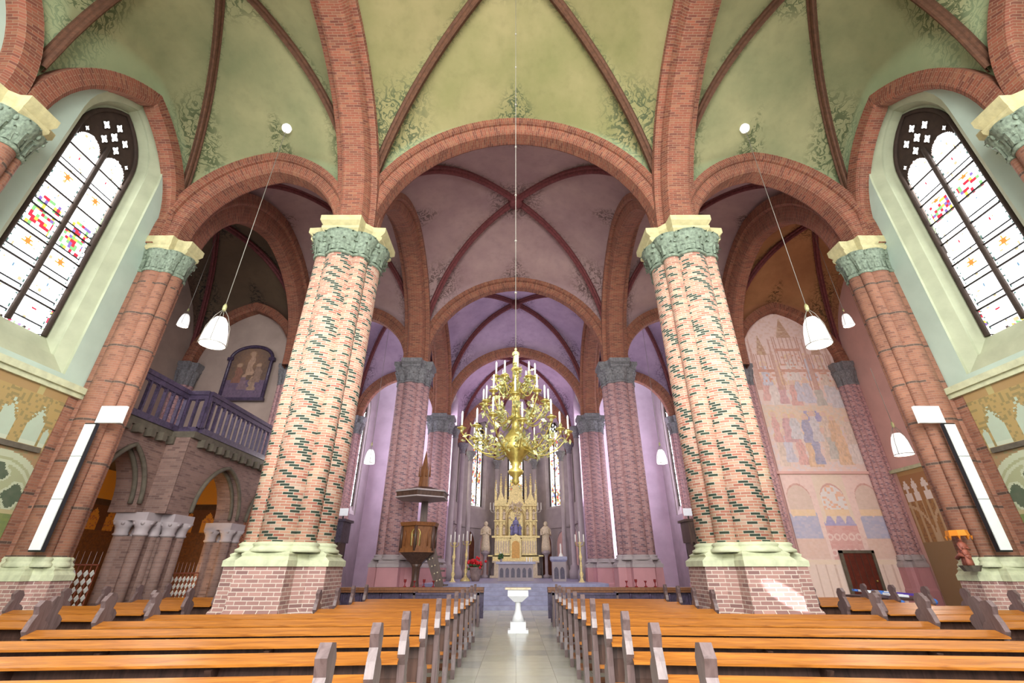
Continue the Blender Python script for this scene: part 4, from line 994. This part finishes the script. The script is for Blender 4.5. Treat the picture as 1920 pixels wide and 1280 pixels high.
g.obj('stair_rosettes','ivory',pu)

# ------------------------------------------------------------------ confessional-like booths beside the near pillars
for sx,nm in ((-1,'left'),(1,'right')):
    b_=thing('wooden_confessional','dark wooden hooded booth in the aisle beside the %s near pillar'%nm,'booth',(sx*6.9,17.9,0))
    g=G(); g.box(-.55,.55,.3,.36,0,2.3); g.box(-.55,-.48,-.35,.36,0,2.3); g.box(.48,.55,-.35,.36,0,2.3); g.box(-.03,.03,-.35,.36,0,2.3); g.box(-.55,.55,-.35,.36,0,.12); g.obj('cabinet','wood_dark',b_)
    g=G(); g.box(-.62,.62,-.45,.4,2.3,3.0); g.box(-.7,.7,-.5,.45,3.0,3.08); g.obj('hood','wood_purple' if sx<0 else 'wood_dark',b_)
    g=G(); g.box(-.5,.5,-.3,.2,.45,.5); g.obj('bench_board','wood_mid',b_)
    if sx>0: g=G(); g.box(-.2,.1,-.47,-.455,2.4,2.85); g.obj('notice','paper_white',b_)
    g=G(); 
    for k in range(9): g.extr([(-.6+k*.15-.05,-.45,2.3),(-.6+k*.15+.05,-.45,2.3),(-.6+k*.15,-.45,2.2)],(0,.04,0))
    g.obj('fringe','wood_dark',b_)
    g=G(); g.cbox(0,0,0,.45,.04,.34); g.obj('white_sign','paper_white',loc=(sx*8.35,23.0,3.9),label='small white sign panel on a post in the %s aisle'%nm,cat='sign')
    g=G(); g.box(sx*8.35-.03,sx*8.35+.03,23.03,23.09,0,4.0); g.obj('sign_post','iron',label='thin dark post carrying the small white sign in the %s aisle'%nm,cat='post')
# benches and items along the right aisle
def lamp(name,label,loc,s=1.0,top=None,group='hanging bell lamps'):
    t_=thing(name,label,'lamp',loc,group=group)
    g=G(); g.lathe([(.24*s,0),(.235*s,.12*s),(.21*s,.32*s),(.16*s,.52*s),(.1*s,.62*s),(.04*s,.63*s)],20,cap=False); g.lathe([(.225*s,.015),(.22*s,.12*s),(.195*s,.32*s),(.14*s,.52*s),(.05*s,.6*s)],20,cap=False); g.obj('shade','lamp_shade',t_)
    g=G(); g.lathe([(.10*s,.04*s),(.1*s,.06*s)],12); 
    for k in range(4): a=k*PI/2; g.lathe([(.045*s,.03*s),(.05*s,.09*s),(.02*s,.12*s)],8,(.13*s*cos(a),.13*s*sin(a)))
    g.obj('bulb','lamp_glow',t_)
    g=G(); g.tube([(.24*s*cos(k*PI/10),.24*s*sin(k*PI/10),0) for k in range(20)],.012*s,5,closed=True)
    for k in range(4): a=k*PI/2+.4; g.tube([(.0,0,.86*s),(.12*s*cos(a),.12*s*sin(a),.68*s),(.22*s*cos(a),.22*s*sin(a),.4*s),(.265*s*cos(a),.265*s*sin(a),.0)],.007*s,5)
    g.obj('cage','cable',t_)
    g=G(); g.lathe([(.02*s,.8*s),(.04*s,.84*s),(.04*s,.92*s),(.015*s,.98*s)],8); g.obj('cap','brass_leaf',t_)
    if top: g=G(); g.tube([(0,0,.95*s),(0,0,top)],.009,5); g.obj('cord','cable',t_)
    Lb=D.lights.new('lamp_light','POINT'); Lb.energy=70*s; Lb.color=(1,.93,.84); Lb.shadow_soft_size=.12; ob=D.objects.new('lamp_light',Lb); COL.objects.link(ob); ob.parent=t_; ob.location=(0,0,-.06)
    return t_
for sx,nm in ((-1,'left'),(1,'right')):
    l_=lamp('pendant_lamp','large white bell lamp on a long cord before the %s aisle arch'%nm,(sx*6.9,9.05,6.0),1.1,top=7.55)
    g=G(); g.lathe([(.02,7.12),(.12,7.2),(.14,7.3),(.1,7.38),(.03,7.42)],12); g.obj('ceiling_cup','lamp_shade',l_)
    lamp('pendant_lamp','small hanging bell lamp far back in the %s transept'%nm,(sx*12.15,14.2,9.35),.75,top=5.0)
    lamp('pendant_lamp','white bell lamp in the %s aisle beyond the near pillar'%nm,(sx*7.1,21.9,6.0),1.05,top=8.3)
lamp('pendant_lamp','small white bell lamp at the end of the gallery balustrade',(-8.8,17.3,5.1),.55,top=2.0)
lamp('pendant_lamp','small white bell lamp just right of the near right pillar',(9.0,17.0,5.35),.55,top=2.0)
lamp('pendant_lamp','white bell lamp over the ledge in front of the pink end wall at the right',(12.4,14.3,4.7),1.1,top=3.0)
lamp('pendant_lamp','small white bell lamp between the two right pillars, on the bright wall',(6.0,27.5,5.6),.8,top=8.5)
# ------------------------------------------------------------------ carved group at the right wall + leaflet table
pg=thing('carved_pieta','red brown carved figure group under an orange canopy at the right wall pier','statue',(8.86,9.72,1.52)); pg.scale=(.42,.42,.42)
g=G(); g.frust(ngon(8,.5,0,.7,1),.0,ngon(8,.35,0,.7,1),-.25); g.obj('bracket','stone_dark',pg)
g=G(); robe(g,0,0,0,1.2); robe(g,-.2,-.25,0,.8); robe(g,.1,.3,0,.8); g.tube([(-.2,-.4,.35),(-.25,0,.45),(-.15,.35,.3)],.09,8); g.obj('figures','skin_wood',pg)
g=G(); g.frust(ngon(8,.5,0,.8,1),1.25,ngon(8,.45,0,.8,1),1.5)
for k in range(8): a=k*PI/4; g.extr([(.4*cos(a)-.0,.5*sin(a)-.07,1.25),(.4*cos(a),.5*sin(a)+.07,1.25),(.4*cos(a),.5*sin(a),1.08)],(.02,0,0))
g.obj('canopy','orange_wall',pg)
tb=thing('leaflet_table','low dark table in the right aisle spread with white and blue papers','table',(9.2,12.8,0))
g=G(); g.box(-.5,.5,-.9,.9,.8,.85); g.obj('table_top','wood_dark',tb)
for x in (-.45,.45):
    for y in (-.85,.85): g=G(); g.box(x-.03,x+.03,y-.03,y+.03,0,.8); g.obj('leg','wood_dark',tb)
for k in range(9):
    g=G(); an=random.uniform(-.5,.5); Mx=Matrix.Translation((random.uniform(-.3,.3),-.76+k*.19,.88+.004*k))@Matrix.Rotation(an*.4,4,'Z')@Matrix.Rotation(.08,4,'Y'); g.M=Mx
    pts=[(-.2,-.07),(.2,-.07),(.2,.07),(-.2,.07)]; g.box(-.22,.22,-.06,.06,0,.05)
    g.obj('folded_paper',['paper_white','paper_white','violet_cloth','flower_blue','paper_white','paper_white','flower_blue','paper_white','flower_blue'][k],label='folded %s leaflet on the low table in the right aisle, %s from the near end'%(['white','white','violet','blue','white','white','blue','white','blue'][k],['first','second','third','fourth','fifth','sixth','seventh','eighth','last'][k]),cat='leaflet',group='leaflets on the aisle table',loc=(9.2,12.8,0))
fb=thing('blue_flower_pot','pot of blue flowers beyond the short pews at the right wall','flowers',(8.9,11.2,.0))
g=G(); g.lathe([(.14,0),(.2,.35),(.22,.38)],12); g.obj('pot','planter',fb); g=G(); [g.ball((random.gauss(0,.16),random.gauss(0,.16),.62+random.gauss(0,.12)),.06,6) for _ in range(40)]; g.obj('blooms','flower_blue',fb,kind='stuff')
g=G(); [g.ball((random.gauss(0,.13),random.gauss(0,.13),.48+random.gauss(0,.05)),.06,6) for _ in range(18)]; g.obj('leaves','leaf_green',fb,kind='stuff')

# ------------------------------------------------------------------ chandelier
ch=thing('brass_chandelier','large tiered brass chandelier with white candles and leafy arms above the aisle','chandelier',(0,5.7,0))
g=G(); g.tube([(0,0,4.25),(0,0,15.4)],.006,5)
for z in (5.2,6.2,7.2,8.4,9.6,10.8,12,13.5): g.ball((0,0,z),.022,6)
g.obj('chain','cable',ch)
g=G(); g.lathe([(.005,2.38),(.05,2.42),(.035,2.47),(.09,2.52),(.1,2.55),(.045,2.6),(.09,2.7),(.19,2.8),(.2,2.86),(.17,2.9),(.17,2.94),(.13,3.0),(.06,3.08),(.05,3.2),(.09,3.24),(.06,3.28),(.05,3.45),(.075,3.6),(.05,3.68),(.1,3.71),(.05,3.75),(.045,3.9),(.07,3.93),(.035,3.98),(.05,4.02)],20); g.obj('stem','brass',ch)
g=G(); robe(g,0,0,4.0,.26); g.obj('finial_figure','brass_leaf',ch)
for n_,r,zp,za,off in ((12,.7,3.08,2.86,.13),(10,.47,3.48,3.25,.3),(8,.27,3.82,3.66,0.1)):
    for k in range(n_):
        a=off+2*PI*k/n_; ca,sa=cos(a),sin(a); rr_=r*(1 if k%2==0 else .86); dz=0 if k%2==0 else -.05
        g=G(); pth=[]
        for j in range(11):
            u_=j/10; rad=.06+(rr_-.06)*u_; z=za-.10*sin(u_*PI)*1.2+(zp+dz-.06-za)*u_**3; pth.append((rad*ca,rad*sa,z))
        g.tube(pth,.009,5)
        for j,(cu,rc) in enumerate(((.35,.06),(.62,.07),(.85,.045))):   # scrolls
            cr=.06+(rr_-.06)*cu; zz=za-.04+(zp-za)*cu**3; g.tube([((cr+rc*cos(q))*ca,(cr+rc*cos(q))*sa,zz+rc*sin(q)*(1-q/9)) for q in [m_*.6 for m_ in range(9)]],.006,4)
        arm=g.obj('arm','brass',ch)
        g=G()
        for j in range(24):
            cr=.1+(rr_-.06)*random.uniform(.15,1); zz=za+random.uniform(-.15,.10)+(zp-za)*(cr/rr_)**3*.6; an=a+random.uniform(-.16,.16); L_=random.uniform(.03,.05)
            c=Vector((cr*cos(an),cr*sin(an),zz)); d1=Vector((random.gauss(0,1),random.gauss(0,1),random.gauss(0,1))).normalized()*L_; d2=d1.cross(Vector((random.gauss(0,1),random.gauss(0,1),random.gauss(0,1)))).normalized()*L_*.55
            g.poly([c-d1,c+d2*.8,c+d1,c-d2*.8]); g.poly([c-d2,c+d1*.5+Vector((0,0,.015)),c+d2,c-d1*.5])
        g.obj('leaves','brass_leaf',arm)
        x,y,z=rr_*ca,rr_*sa,zp+dz
        g=G(); g.lathe([(.012,z-.07),(.02,z-.04),(.015,z-.03),(.055,z-.01),(.062,z),(.02,z+.005),(.018,z+.03)],12,(x,y)); g.obj('drip_pan','brass',ch)
        g=G(); g.lathe([(.012,z+.02),(.012,z+.2),(.004,z+.225)],8,(x,y)); g.obj('candle','candle_wax',ch)

# ------------------------------------------------------------------ remaining back wall & closures far out of sight are left open (place continues)
# light: overcast daylight enters from the open west end behind the camera, windows glow
W=D.worlds.new('World'); SC.world=W; W.use_nodes=True; nt=W.node_tree; bg=nt.nodes['Background']
bg.inputs[0].default_value=(.93,.98,1,1); bg.inputs[1].default_value=2.0
def area(name,loc,rot,sx,sy,e,col=(1,1,1)):
    L=D.lights.new(name,'AREA'); L.shape='RECTANGLE'; L.size=sx; L.size_y=sy; L.energy=e; L.color=col
    o=D.objects.new(name,L); COL.objects.link(o); o.location=loc; o.rotation_euler=rot; o['kind']=ST; return o
# unseen fill light added behind the camera
area('west_fill_light',(0,-5.5,8.5),(math.radians(82),0,0),7,9,2600,(1,.98,.94))

def beam(name,loc,to,deg,e,blend=.4,r=.02,col=(1,.97,1)):
    L=D.lights.new(name,'SPOT'); L.energy=e; L.spot_size=math.radians(deg); L.spot_blend=blend; L.shadow_soft_size=r; L.color=col
    o=D.objects.new(name,L); COL.objects.link(o); o.location=loc; o.rotation_euler=(Vector(to)-Vector(loc)).to_track_quat('-Z','Y').to_euler(); o['kind']=ST
# shafts of daylight falling in from the side windows
beam('sunbeam_from_window',(-9.3,3.3,9.5),(4.75,9.0,1.05),1.1,75000,.35)
beam('sunbeam_from_window',(9.4,24.6,9.5),(6.0,30.9,4.2),24,9000,.8)
beam('sunbeam_from_window',(9.4,24.6,9.0),(6.2,30.9,2.0),16,12000,.8)
cam=D.cameras.new('camera'); co=D.objects.new('camera',cam); COL.objects.link(co); SC.camera=co
cam.sensor_width=36; cam.lens=835/1920*36; cam.shift_x=-7/1920; cam.clip_end=200; cam.clip_start=.05
co.location=(0,0,1.47); co.rotation_euler=(PI/2+math.atan(425/835),0,0)
SC.view_settings.view_transform='Standard'; SC.view_settings.look='None'; SC.view_settings.gamma=1; SC.view_settings.exposure=0.28
SC.cycles.max_bounces=8; SC.cycles.diffuse_bounces=5
